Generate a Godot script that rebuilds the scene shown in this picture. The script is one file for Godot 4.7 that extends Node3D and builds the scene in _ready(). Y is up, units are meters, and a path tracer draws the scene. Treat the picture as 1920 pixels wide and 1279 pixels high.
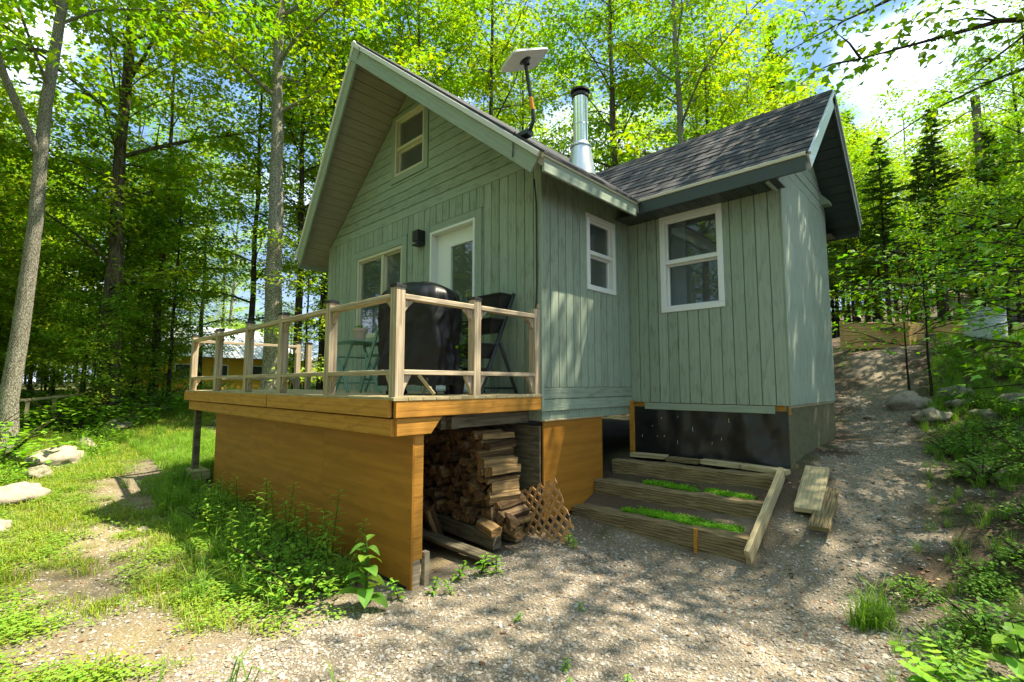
extends Node3D

# ---------------------------------------------------------------- constants (metres)
const DECK := 1.49
const XW := -3.395      # side wall plane
const XL := -8.48       # far corner of the gable wall
const ZG := -4.013      # gable wall plane
const ZA := -5.875      # addition wall plane
const XA := -1.489      # addition end wall plane
const ZB := -8.18       # addition rear corner
const XR := -5.94       # main ridge
const SLOPE := 0.815
const RTOP := 6.33
const SUN := Vector3(0.35, 1.0, -0.36)

var rng := RandomNumberGenerator.new()
var M := {}
var used := {}
var hg := PackedFloat32Array()
const HN := 300
const HX := -48.0
const HZ := -52.0
const HS := 0.25

# ---------------------------------------------------------------- mesh builder
class MB:
	var v := PackedVector3Array()
	var n := PackedVector3Array()
	var t := PackedVector2Array()
	var c := PackedColorArray()
	var colored := false
	func tri(a: Vector3, b: Vector3, d: Vector3, ua := Vector2.ZERO, ub := Vector2.ZERO, ud := Vector2.ZERO) -> void:
		var m := (b - a).cross(d - a).normalized()
		v.append(a); v.append(d); v.append(b)
		n.append(m); n.append(m); n.append(m)
		t.append(ua); t.append(ud); t.append(ub)
	func quad(a: Vector3, b: Vector3, d: Vector3, e: Vector3, ua := Vector2.ZERO, ub := Vector2.ZERO, ud := Vector2.ZERO, ue := Vector2.ZERO) -> void:
		tri(a, b, d, ua, ub, ud)
		tri(a, d, e, ua, ud, ue)
	func tint(col: Color) -> void:
		colored = true
		while c.size() < v.size():
			c.append(col)
	func mesh() -> ArrayMesh:
		var a := []
		a.resize(Mesh.ARRAY_MAX)
		a[Mesh.ARRAY_VERTEX] = v
		a[Mesh.ARRAY_NORMAL] = n
		a[Mesh.ARRAY_TEX_UV] = t
		if colored:
			tint(Color.WHITE)
			a[Mesh.ARRAY_COLOR] = c
		var m := ArrayMesh.new()
		m.add_surface_from_arrays(Mesh.PRIMITIVE_TRIANGLES, a)
		return m

# a convex outline in a plane, extruded: outline CCW in (x, y), back at z0, front at z1 with a small bevel
func slab(poly: PackedVector2Array, z0: float, z1: float, bevel := 0.002, along_x := true, lift := 0.0) -> ArrayMesh:
	var m := MB.new()
	add_slab(m, poly, z0, z1, bevel, along_x, lift)
	return m.mesh()

func add_slab(m: MB, poly: PackedVector2Array, z0: float, z1: float, bevel := 0.002, along_x := true, lift := 0.0) -> void:
	var k := poly.size()
	var mid := Vector2.ZERO
	var lo := 1e9
	var hi := -1e9
	for p in poly:
		mid += p / k
		lo = minf(lo, p.y); hi = maxf(hi, p.y)
	var o := Vector2(rng.randf() * 7.0, rng.randf() * 7.0)
	var uv := func(p: Vector2) -> Vector2: return (p if along_x else Vector2(p.y, p.x)) + o
	var inner := PackedVector2Array()
	for i in k:
		var a := poly[(i + k - 1) % k]
		var b := poly[i]
		var d := poly[(i + 1) % k]
		var e1 := (b - a).normalized()
		var e2 := (d - b).normalized()
		var n1 := Vector2(-e1.y, e1.x)
		var n2 := Vector2(-e2.y, e2.x)
		var h := n1 + n2
		var l := h.length_squared()
		inner.append(b + h * (2.0 * bevel / maxf(l, 0.6)))
	var zf := func(p: Vector2) -> float: return z1 if lift == 0.0 else lerpf(z1, z1 - lift, (p.y - lo) / (hi - lo))
	for i in range(1, k - 1):
		m.tri(v3(inner[0], zf.call(inner[0])), v3(inner[i], zf.call(inner[i])), v3(inner[i + 1], zf.call(inner[i + 1])), uv.call(inner[0]), uv.call(inner[i]), uv.call(inner[i + 1]))
		m.tri(v3(poly[0], z0), v3(poly[i + 1], z0), v3(poly[i], z0), uv.call(poly[0]), uv.call(poly[i + 1]), uv.call(poly[i]))
	for i in k:
		var j := (i + 1) % k
		var za: float = zf.call(poly[i]) - bevel
		var zb: float = zf.call(poly[j]) - bevel
		m.quad(v3(poly[i], za), v3(poly[j], zb), v3(inner[j], zf.call(inner[j])), v3(inner[i], zf.call(inner[i])), uv.call(poly[i]), uv.call(poly[j]), uv.call(inner[j]), uv.call(inner[i]))
		m.quad(v3(poly[i], z0), v3(poly[j], z0), v3(poly[j], zb), v3(poly[i], za), uv.call(poly[i]), uv.call(poly[j]), uv.call(poly[j]) + Vector2(0, 0.02), uv.call(poly[i]) + Vector2(0, 0.02))

func v3(p: Vector2, z: float) -> Vector3:
	return Vector3(p.x, p.y, z)

func rect(x0: float, y0: float, x1: float, y1: float) -> PackedVector2Array:
	return PackedVector2Array([Vector2(x0, y0), Vector2(x1, y0), Vector2(x1, y1), Vector2(x0, y1)])

# keep the side of the line p + s * d where the normal (a, b) gives a * x + b * y <= c
func cut(poly: PackedVector2Array, a: float, b: float, c: float) -> PackedVector2Array:
	var out := PackedVector2Array()
	for i in poly.size():
		var p := poly[i]
		var q := poly[(i + 1) % poly.size()]
		var fp := a * p.x + b * p.y - c
		var fq := a * q.x + b * q.y - c
		if fp <= 0.0:
			out.append(p)
		if (fp < 0.0 and fq > 0.0) or (fp > 0.0 and fq < 0.0):
			out.append(p.lerp(q, fp / (fp - fq)))
	return out

# what is left of a rectangle [x0, y0, x1, y1] once the holes are taken out
func less(r: Array, holes: Array) -> Array:
	var left := [r]
	for h in holes:
		var next := []
		for q in left:
			if h[0] >= q[2] or h[2] <= q[0] or h[1] >= q[3] or h[3] <= q[1]:
				next.append(q)
				continue
			if h[1] > q[1]: next.append([q[0], q[1], q[2], h[1]])
			if h[3] < q[3]: next.append([q[0], h[3], q[2], q[3]])
			var ya: float = maxf(q[1], h[1])
			var yb: float = minf(q[3], h[3])
			if h[0] > q[0]: next.append([q[0], ya, h[0], yb])
			if h[2] < q[2]: next.append([h[2], ya, q[2], yb])
		left = next
	return left

# a chamfered bar from a to b: w across, h along "up"
func add_bar(m: MB, a: Vector3, b: Vector3, w: float, h: float, up := Vector3.UP, c := 0.004) -> void:
	var d := (b - a).normalized()
	var s := d.cross(up)
	if s.length() < 0.01:
		s = d.cross(Vector3.RIGHT)
	s = s.normalized()
	var u := s.cross(d).normalized()
	var x := w / 2.0
	var y := h / 2.0
	c = minf(c, minf(x, y) * 0.6)
	var ring := [Vector2(x, -y + c), Vector2(x, y - c), Vector2(x - c, y), Vector2(-x + c, y), Vector2(-x, y - c), Vector2(-x, -y + c), Vector2(-x + c, -y), Vector2(x - c, -y)]
	var l := a.distance_to(b)
	var o := Vector2(rng.randf() * 9.0, rng.randf() * 9.0)
	var run := 0.0
	for i in 8:
		var p: Vector2 = ring[i]
		var q: Vector2 = ring[(i + 1) % 8]
		var pa := s * p.x + u * p.y
		var qa := s * q.x + u * q.y
		var e := p.distance_to(q)
		m.quad(a + pa, a + qa, b + qa, b + pa, o + Vector2(0, run), o + Vector2(0, run + e), o + Vector2(l, run + e), o + Vector2(l, run))
		run += e
	for i in range(1, 7):
		var p0: Vector2 = ring[0]
		var p1: Vector2 = ring[i]
		var p2: Vector2 = ring[i + 1]
		var k := 0.25
		m.tri(b + s * p0.x + u * p0.y, b + s * p1.x + u * p1.y, b + s * p2.x + u * p2.y, o + p0 * k, o + p1 * k, o + p2 * k)
		m.tri(a + s * p0.x + u * p0.y, a + s * p2.x + u * p2.y, a + s * p1.x + u * p1.y, o + p0 * k, o + p2 * k, o + p1 * k)

# a hewn timber: the bar in short lengths with worn, uneven faces
func hewn(a: Vector3, b: Vector3, w: float, h: float, amp := 0.006) -> ArrayMesh:
	var m := MB.new()
	var d := (b - a).normalized()
	var s := d.cross(Vector3.UP).normalized()
	var u := s.cross(d).normalized()
	var f := FastNoiseLite.new()
	f.seed = rng.randi()
	f.frequency = 2.2
	f.fractal_octaves = 3
	var ring := []
	for q in [[1, -0.88], [1, 0.0], [1, 0.86], [0.86, 1], [0.0, 1], [-0.86, 1], [-1, 0.86], [-1, 0.0], [-1, -0.88], [-0.88, -1], [0.0, -1], [0.88, -1]]:
		ring.append(Vector2(q[0] * w * 0.5, q[1] * h * 0.5))
	var l := a.distance_to(b)
	var n := maxi(6, int(l / 0.07))
	var o := Vector2(rng.randf() * 9.0, rng.randf() * 9.0)
	var rows := []
	for i in n + 1:
		var t := float(i) / n
		var row := []
		var run := 0.0
		for k in ring.size() + 1:
			var p: Vector2 = ring[k % ring.size()]
			if k > 0: run += p.distance_to(ring[k - 1])
			var c := f.get_noise_3d(t * l * 1.6, p.x * 14.0, p.y * 14.0) * amp * 2.2 - (0.004 if i == 0 or i == n else 0.0)
			row.append([a + d * (t * l) + (s * p.x + u * p.y) * (1.0 + c / maxf(p.length(), 0.01)), o + Vector2(t * l, run)])
		rows.append(row)
	for i in n:
		for k in ring.size():
			m.quad(rows[i][k][0], rows[i][k + 1][0], rows[i + 1][k + 1][0], rows[i + 1][k][0], rows[i][k][1], rows[i][k + 1][1], rows[i + 1][k + 1][1], rows[i + 1][k][1])
	for k in range(1, ring.size() - 1):
		m.tri(rows[n][0][0], rows[n][k][0], rows[n][k + 1][0], o, o + ring[k] * 0.3, o + ring[k + 1] * 0.3)
		m.tri(rows[0][0][0], rows[0][k + 1][0], rows[0][k][0], o, o + ring[k + 1] * 0.3, o + ring[k] * 0.3)
	return m.mesh()

func bar(a: Vector3, b: Vector3, w: float, h: float, up := Vector3.UP, c := 0.004) -> ArrayMesh:
	var m := MB.new()
	add_bar(m, a, b, w, h, up, c)
	return m.mesh()

func box(at: Vector3, size: Vector3, c := 0.004) -> ArrayMesh:
	if size.x >= size.z:
		return bar(at - Vector3(size.x / 2, 0, 0), at + Vector3(size.x / 2, 0, 0), size.z, size.y, Vector3.UP, c)
	return bar(at - Vector3(0, 0, size.z / 2), at + Vector3(0, 0, size.z / 2), size.x, size.y, Vector3.UP, c)

# a round tube through points, radius per point
func add_tube(m: MB, pts: Array, radii: Array, sides := 8, caps := true) -> void:
	var rings := []
	var s := Vector3.ZERO
	var run := 0.0
	for i in pts.size():
		var d: Vector3 = (pts[mini(i + 1, pts.size() - 1)] - pts[maxi(i - 1, 0)]).normalized()
		if s == Vector3.ZERO:
			s = d.cross(Vector3.UP if absf(d.y) < 0.9 else Vector3.RIGHT).normalized()
		s = (s - d * s.dot(d)).normalized()
		var u := d.cross(s)
		var ring := []
		if i > 0:
			run += (pts[i] - pts[i - 1]).length()
		for k in sides:
			var a := TAU * k / sides
			ring.append([pts[i] + (s * cos(a) + u * sin(a)) * radii[i], s * cos(a) + u * sin(a), Vector2(float(k) / sides, run)])
		rings.append(ring)
	for i in pts.size() - 1:
		for k in sides:
			var a = rings[i][k]
			var b = rings[i][(k + 1) % sides]
			var c = rings[i + 1][(k + 1) % sides]
			var e = rings[i + 1][k]
			var w: float = 1.0 if k == sides - 1 else 0.0
			var bu: Vector2 = b[2] + Vector2(w, 0)
			var cu: Vector2 = c[2] + Vector2(w, 0)
			for z in [[a, a[2]], [c, cu], [b, bu], [a, a[2]], [e, e[2]], [c, cu]]:
				m.v.append(z[0][0]); m.n.append(z[0][1]); m.t.append(z[1])
	if caps:
		for i in [0, pts.size() - 1]:
			for k in range(1, sides - 1):
				var q: Array = rings[i]
				if i == 0:
					m.tri(q[0][0], q[k + 1][0], q[k][0])
				else:
					m.tri(q[0][0], q[k][0], q[k + 1][0])

func tube(pts: Array, radii: Array, sides := 8) -> ArrayMesh:
	var m := MB.new()
	add_tube(m, pts, radii, sides)
	return m.mesh()

func lathe(profile: Array, at: Vector3, sides := 20) -> ArrayMesh:
	var m := MB.new()
	for i in profile.size() - 1:
		for k in sides:
			var a := TAU * k / sides
			var b := TAU * (k + 1) / sides
			var p: Vector2 = profile[i]
			var q: Vector2 = profile[i + 1]
			var nn := Vector2(q.y - p.y, p.x - q.x).normalized()
			var pts := [at + Vector3(cos(a) * p.x, p.y, sin(a) * p.x), at + Vector3(cos(a) * q.x, q.y, sin(a) * q.x), at + Vector3(cos(b) * q.x, q.y, sin(b) * q.x), at + Vector3(cos(b) * p.x, p.y, sin(b) * p.x)]
			var ns := [Vector3(cos(a) * nn.x, nn.y, sin(a) * nn.x), Vector3(cos(a) * nn.x, nn.y, sin(a) * nn.x), Vector3(cos(b) * nn.x, nn.y, sin(b) * nn.x), Vector3(cos(b) * nn.x, nn.y, sin(b) * nn.x)]
			for z in [0, 2, 1, 0, 3, 2]:
				m.v.append(pts[z]); m.n.append(ns[z]); m.t.append(Vector2(float(k) / sides, pts[z].y))
	return m.mesh()

# ---------------------------------------------------------------- things and parts
func numbered(called: String) -> String:
	if not used.has(called):
		used[called] = 0
		return called
	used[called] += 1
	return "%s_%03d" % [called, used[called]]

func thing(called: String, label: String, category: String, at := Vector3.ZERO, group := "") -> Node3D:
	var o := Node3D.new()
	o.name = numbered(called)
	add_child(o)
	o.position = at
	return tag(o, label, category, group)

func tag(o: Node3D, label: String, category: String, group := "") -> Node3D:
	o.set_meta("label", label)
	o.set_meta("category", category)
	if group:
		o.set_meta("group", group)
	return o

# a mesh whose vertices are in world coordinates, hung under a thing or a part
func part(called: String, mesh: Mesh, m: Material, parent: Node3D) -> MeshInstance3D:
	var o := MeshInstance3D.new()
	o.name = called
	o.mesh = mesh
	o.material_override = m
	parent.add_child(o, true)
	var at := Vector3.ZERO
	var p: Node = parent
	while p != self:
		at -= (p as Node3D).position
		p = p.get_parent()
	o.position = at
	return o

func holder(called: String, parent: Node3D) -> Node3D:
	var o := Node3D.new()
	o.name = called
	parent.add_child(o, true)
	return o

# a mesh in the coordinates of a frame (a wall, a slope)
func framed(called: String, mesh: Mesh, m: Material, parent: Node3D, frame: Transform3D) -> MeshInstance3D:
	var o := part(called, mesh, m, parent)
	o.transform = Transform3D(Basis.IDENTITY, o.position) * frame
	return o

func solo(called: String, mesh: Mesh, m: Material, at: Transform3D, label: String, category: String, group := "") -> MeshInstance3D:
	var o := MeshInstance3D.new()
	o.name = numbered(called)
	o.mesh = mesh
	o.material_override = m
	add_child(o)
	o.transform = at
	tag(o, label, category, group)
	return o

func setting(called: String, mesh: Mesh, m: Material) -> MeshInstance3D:
	var o := MeshInstance3D.new()
	o.name = numbered(called)
	o.mesh = mesh
	o.material_override = m
	add_child(o)
	o.set_meta("kind", "structure")
	return o

func stuff(called: String, mesh: Mesh, m: Material, xf: Array, cols: Array, label: String, category: String) -> void:
	var mm := MultiMesh.new()
	mm.transform_format = MultiMesh.TRANSFORM_3D
	mm.use_colors = cols.size() > 0
	mm.mesh = mesh
	mm.instance_count = xf.size()
	for i in xf.size():
		mm.set_instance_transform(i, xf[i])
		if cols.size() > 0:
			mm.set_instance_color(i, cols[i])
	var o := MultiMeshInstance3D.new()
	o.name = numbered(called)
	o.multimesh = mm
	o.material_override = m
	add_child(o)
	tag(o, label, category)
	o.set_meta("kind", "stuff")

# ---------------------------------------------------------------- materials
func srgb(r: float, g: float, b: float) -> Color:
	return Color(r, g, b).linear_to_srgb()

func noise_image(seed_: int, w: int, h: int, freq: float, oct := 4) -> PackedFloat32Array:
	var f := FastNoiseLite.new()
	f.seed = seed_
	f.noise_type = FastNoiseLite.TYPE_SIMPLEX_SMOOTH
	f.frequency = freq
	f.fractal_octaves = oct
	var im := f.get_seamless_image(w, h)
	im.convert(Image.FORMAT_L8)
	var d := im.get_data()
	var out := PackedFloat32Array()
	out.resize(w * h)
	for i in w * h:
		out[i] = d[i] / 255.0
	return out

func stretched(seed_: int, w0: int, h0: int, w: int, h: int, freq: float, oct := 4) -> PackedFloat32Array:
	var f := FastNoiseLite.new()
	f.seed = seed_
	f.noise_type = FastNoiseLite.TYPE_SIMPLEX_SMOOTH
	f.frequency = freq
	f.fractal_octaves = oct
	var im := f.get_seamless_image(w0, h0)
	im.convert(Image.FORMAT_L8)
	im.resize(w, h, Image.INTERPOLATE_CUBIC)
	var d := im.get_data()
	var out := PackedFloat32Array()
	out.resize(w * h)
	for i in w * h:
		out[i] = d[i] / 255.0
	return out

# colours c0 (low) to c1 (high) by grain, with c2 where the blotches are strong; linear values
func painted(grain: PackedFloat32Array, blot: PackedFloat32Array, w: int, h: int, c0: Color, c1: Color, c2: Color, strength: float) -> ImageTexture:
	var d := PackedByteArray()
	d.resize(w * h * 3)
	for i in w * h:
		var c := c0.lerp(c1, clampf((grain[i] - 0.2) / 0.6, 0.0, 1.0))
		c = c.lerp(c2, clampf((blot[i] - 0.55) * 4.0, 0.0, 1.0) * strength).linear_to_srgb()
		d[i * 3] = int(clampf(c.r, 0, 1) * 255.0)
		d[i * 3 + 1] = int(clampf(c.g, 0, 1) * 255.0)
		d[i * 3 + 2] = int(clampf(c.b, 0, 1) * 255.0)
	return ImageTexture.create_from_image(Image.create_from_data(w, h, false, Image.FORMAT_RGB8, d))

func grey(a: PackedFloat32Array, w: int, h: int) -> ImageTexture:
	var d := PackedByteArray()
	d.resize(w * h)
	for i in w * h:
		d[i] = int(clampf(a[i], 0, 1) * 255.0)
	return ImageTexture.create_from_image(Image.create_from_data(w, h, false, Image.FORMAT_L8, d))

func mat(color: Color, rough := 0.8, metal := 0.0, spec := 0.5) -> StandardMaterial3D:
	var m := StandardMaterial3D.new()
	m.albedo_color = color
	m.roughness = rough
	m.metallic = metal
	m.metallic_specular = spec
	return m

func textured(tex: Texture2D, bump: Texture2D, depth: float, scale: Vector3, rough := 0.8, spec := 0.4) -> StandardMaterial3D:
	var m := mat(Color.WHITE, rough, 0.0, spec)
	m.albedo_texture = tex
	if bump:
		m.heightmap_enabled = true
		m.heightmap_texture = bump
		m.heightmap_scale = depth
	m.uv1_scale = scale
	return m

func leafy(rough := 0.55, through := Color(0.95, 1.0, 0.3)) -> StandardMaterial3D:
	var m := mat(Color.WHITE, rough, 0.0, 0.35)
	m.vertex_color_use_as_albedo = true
	m.backlight_enabled = true
	m.backlight = through
	m.cull_mode = BaseMaterial3D.CULL_DISABLED
	return m

func make_materials() -> void:
	var gr := stretched(3, 48, 512, 512, 512, 0.02, 5)
	var gr2 := stretched(9, 24, 256, 512, 512, 0.05, 3)
	var bl := stretched(17, 160, 256, 512, 512, 0.02, 3)
	var fine := noise_image(5, 512, 512, 0.09, 4)
	var blot := noise_image(6, 512, 512, 0.012, 4)
	for i in gr.size():
		gr[i] = clampf(0.5 + (gr[i] - 0.5) * 0.9 + (gr2[i] - 0.5) * 0.6, 0, 1)
	var grain := grey(gr, 512, 512)
	var speck := grey(fine, 512, 512)
	M.grain = grain
	var wood := func(c0: Color, c1: Color, c2: Color, k: float, relief: float, rough: float) -> StandardMaterial3D:
		return textured(painted(gr, bl, 512, 512, c0, c1, c2, k), grain, relief, Vector3(0.9, 3.0, 1), rough)
	M.paint = wood.call(Color(0.262, 0.325, 0.25), Color(0.30, 0.365, 0.285), Color(0.22, 0.265, 0.20), 0.8, 0.14, 0.7)
	M.paint_b = wood.call(Color(0.24, 0.298, 0.23), Color(0.28, 0.338, 0.262), Color(0.195, 0.225, 0.165), 1.0, 0.14, 0.72)
	M.paint_c = wood.call(Color(0.29, 0.35, 0.275), Color(0.325, 0.385, 0.31), Color(0.235, 0.275, 0.21), 0.8, 0.14, 0.7)
	M.paint_trim = wood.call(Color(0.255, 0.315, 0.245), Color(0.295, 0.355, 0.28), Color(0.235, 0.285, 0.22), 0.5, 0.08, 0.65)
	M.soffit = wood.call(Color(0.27, 0.255, 0.20), Color(0.32, 0.305, 0.245), Color(0.24, 0.22, 0.17), 0.4, 0.08, 0.7)
	M.stain = wood.call(Color(0.40, 0.185, 0.026), Color(0.50, 0.24, 0.038), Color(0.30, 0.13, 0.022), 0.6, 0.12, 0.6)
	M.ply = wood.call(Color(0.32, 0.135, 0.013), Color(0.40, 0.172, 0.019), Color(0.26, 0.11, 0.014), 0.5, 0.12, 0.62)
	M.ply.uv1_scale = Vector3(0.45, 0.9, 1)
	M.cedar = wood.call(Color(0.29, 0.225, 0.145), Color(0.50, 0.41, 0.29), Color(0.33, 0.29, 0.21), 0.7, 0.15, 0.8)
	M.board = wood.call(Color(0.33, 0.27, 0.15), Color(0.46, 0.39, 0.23), Color(0.27, 0.23, 0.14), 0.7, 0.2, 0.85)
	M.board.uv1_scale = Vector3(1.3, 4.5, 1)
	M.timber = wood.call(Color(0.10, 0.07, 0.035), Color(0.30, 0.23, 0.12), Color(0.12, 0.11, 0.05), 0.7, 0.5, 0.9)
	M.timber.uv1_scale = Vector3(1.7, 6, 1)
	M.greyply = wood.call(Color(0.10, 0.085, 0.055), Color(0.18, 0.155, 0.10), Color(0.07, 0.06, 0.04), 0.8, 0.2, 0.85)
	M.logend = wood.call(Color(0.19, 0.115, 0.05), Color(0.38, 0.255, 0.115), Color(0.17, 0.11, 0.06), 0.7, 0.4, 0.9)
	M.logend.vertex_color_use_as_albedo = true
	M.logend_b = wood.call(Color(0.12, 0.073, 0.04), Color(0.27, 0.175, 0.09), Color(0.11, 0.07, 0.045), 0.8, 0.4, 0.9)
	M.logend_b.vertex_color_use_as_albedo = true
	M.lattice = wood.call(Color(0.42, 0.22, 0.08), Color(0.55, 0.31, 0.13), Color(0.36, 0.20, 0.09), 0.5, 0.1, 0.8)
	M.teal = wood.call(Color(0.13, 0.25, 0.19), Color(0.17, 0.31, 0.24), Color(0.11, 0.2, 0.16), 0.4, 0.06, 0.6)
	M.pine = wood.call(Color(0.46, 0.28, 0.085), Color(0.60, 0.40, 0.15), Color(0.40, 0.24, 0.08), 0.5, 0.1, 0.75)
	M.white = mat(srgb(0.74, 0.76, 0.74), 0.45)
	M.drip = mat(srgb(0.62, 0.63, 0.60), 0.5)
	M.cream = mat(srgb(0.55, 0.52, 0.38), 0.5)
	M.slate = mat(srgb(0.035, 0.05, 0.05), 0.4)
	M.black = mat(srgb(0.012, 0.012, 0.013), 0.5)
	M.blackmetal = mat(srgb(0.02, 0.028, 0.03), 0.38)
	M.steel = mat(srgb(0.72, 0.74, 0.75), 0.16, 1.0)
	M.galv = mat(srgb(0.55, 0.58, 0.6), 0.38, 1.0)
	M.flash = mat(srgb(0.45, 0.5, 0.53), 0.3, 1.0)
	M.dish = mat(srgb(0.70, 0.71, 0.71), 0.5)
	M.orange_sticker = mat(srgb(0.75, 0.30, 0.02), 0.5)
	M.fabric = textured(painted(fine, blot, 512, 512, Color(0.008, 0.008, 0.008), Color(0.014, 0.0135, 0.013), Color(0.018, 0.017, 0.016), 0.5), speck, 0.05, Vector3(3, 3, 3), 0.42)
	M.fabric.uv1_triplanar = true
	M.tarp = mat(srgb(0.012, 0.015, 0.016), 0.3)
	M.felt = textured(painted(fine, blot, 512, 512, Color(0.02, 0.022, 0.022), Color(0.05, 0.055, 0.055), Color(0.10, 0.10, 0.09), 0.5), speck, 0.2, Vector3(2, 2, 2), 0.7)
	M.felt.uv1_triplanar = true
	M.shingles = []
	for k in [0.75, 0.95, 1.15, 1.45]:
		var s := textured(painted(fine, blot, 512, 512, Color(0.022, 0.024, 0.027) * k, Color(0.058, 0.061, 0.066) * k, Color(0.04, 0.042, 0.046) * k, 0.4), speck, 0.15, Vector3(4, 4, 4), 0.9)
		M.shingles.append(s)
	M.concrete = textured(painted(fine, blot, 512, 512, Color(0.105, 0.105, 0.055), Color(0.15, 0.145, 0.08), Color(0.075, 0.08, 0.04), 0.7), speck, 0.1, Vector3(1.3, 1.3, 1.3), 0.85)
	M.concrete.uv1_triplanar = true
	M.rock = textured(painted(fine, blot, 512, 512, Color(0.24, 0.20, 0.155), Color(0.42, 0.36, 0.29), Color(0.18, 0.155, 0.12), 0.8), speck, 0.8, Vector3(1.2, 1.2, 1.2), 0.9)
	M.rock.uv1_triplanar = true
	M.mossrock = textured(painted(fine, blot, 512, 512, Color(0.18, 0.16, 0.12), Color(0.33, 0.29, 0.23), Color(0.07, 0.10, 0.02), 1.0), speck, 0.8, Vector3(1.2, 1.2, 1.2), 0.9)
	M.mossrock.uv1_triplanar = true
	M.ground = textured(painted(fine, blot, 512, 512, Color(0.55, 0.53, 0.5), Color(1.0, 0.98, 0.94), Color(0.66, 0.62, 0.56), 0.6), speck, 1.2, Vector3(0.9, 0.9, 0.9), 0.95)
	M.ground.uv1_triplanar = true
	M.ground.vertex_color_use_as_albedo = true
	M.stone = mat(Color.WHITE, 0.85)
	M.stone.vertex_color_use_as_albedo = true
	var bk := stretched(31, 200, 96, 512, 512, 0.03, 4)
	var bk2 := noise_image(33, 512, 512, 0.02, 4)
	for i in bk.size():
		bk[i] = clampf(0.5 + (bk[i] - 0.5) * 0.8 + (fine[i] - 0.5) * 0.7, 0, 1)
	var bkt := grey(bk, 512, 512)
	var bp := noise_image(41, 512, 512, 0.05, 5)
	for i in bp.size():
		bp[i] = clampf(0.5 + (bp[i] - 0.5) * 1.5 + (bk[i] - 0.5) * 0.4, 0, 1)
	M.bark_pale = textured(painted(bp, bk2, 512, 512, Color(0.11, 0.095, 0.07), Color(0.46, 0.44, 0.37), Color(0.12, 0.10, 0.06), 0.8), bkt, 2.0, Vector3(2, 0.7, 1), 0.95, 0.2)
	M.bark = textured(painted(bk, bk2, 512, 512, Color(0.055, 0.042, 0.028), Color(0.20, 0.165, 0.12), Color(0.10, 0.10, 0.05), 0.7), bkt, 2.0, Vector3(2, 0.8, 1), 0.95, 0.2)
	M.bark_dark = textured(painted(bk, bk2, 512, 512, Color(0.035, 0.028, 0.02), Color(0.11, 0.09, 0.065), Color(0.06, 0.06, 0.035), 0.6), bkt, 2.0, Vector3(2, 0.8, 1), 0.95, 0.2)
	M.pole = textured(painted(gr, bl, 512, 512, Color(0.10, 0.085, 0.065), Color(0.2, 0.175, 0.14), Color(0.12, 0.10, 0.07), 0.6), null, 0.0, Vector3(1, 1, 1), 0.9)
	M.leaf = leafy()
	M.needle = leafy(0.6, Color(0.6, 0.7, 0.25))
	M.plant = leafy(0.5)
	M.dead = leafy(0.8, Color(0.3, 0.22, 0.12))
	M.glass = mat(Color(0.75, 0.82, 0.8, 0.06), 0.02)
	M.glass.transparency = BaseMaterial3D.TRANSPARENCY_ALPHA
	M.room = mat(srgb(0.16, 0.15, 0.13), 0.9)
	M.curtain = mat(srgb(0.07, 0.10, 0.14), 0.9)
	M.terracotta = mat(srgb(0.42, 0.34, 0.26), 0.85)
	M.yellow = mat(srgb(0.72, 0.40, 0.035), 0.8)
	M.metalroof = mat(srgb(0.42, 0.45, 0.47), 0.5)
	M.barrel = textured(painted(fine, blot, 512, 512, Color(0.42, 0.46, 0.45), Color(0.6, 0.64, 0.63), Color(0.36, 0.4, 0.36), 0.6), null, 0.0, Vector3(1, 1, 1), 0.7)
	M.soil = textured(painted(fine, blot, 512, 512, Color(0.06, 0.045, 0.03), Color(0.20, 0.165, 0.12), Color(0.09, 0.075, 0.04), 0.6), speck, 1.0, Vector3(1.5, 1.5, 1.5), 0.95)
	M.soil.uv1_triplanar = true

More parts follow.
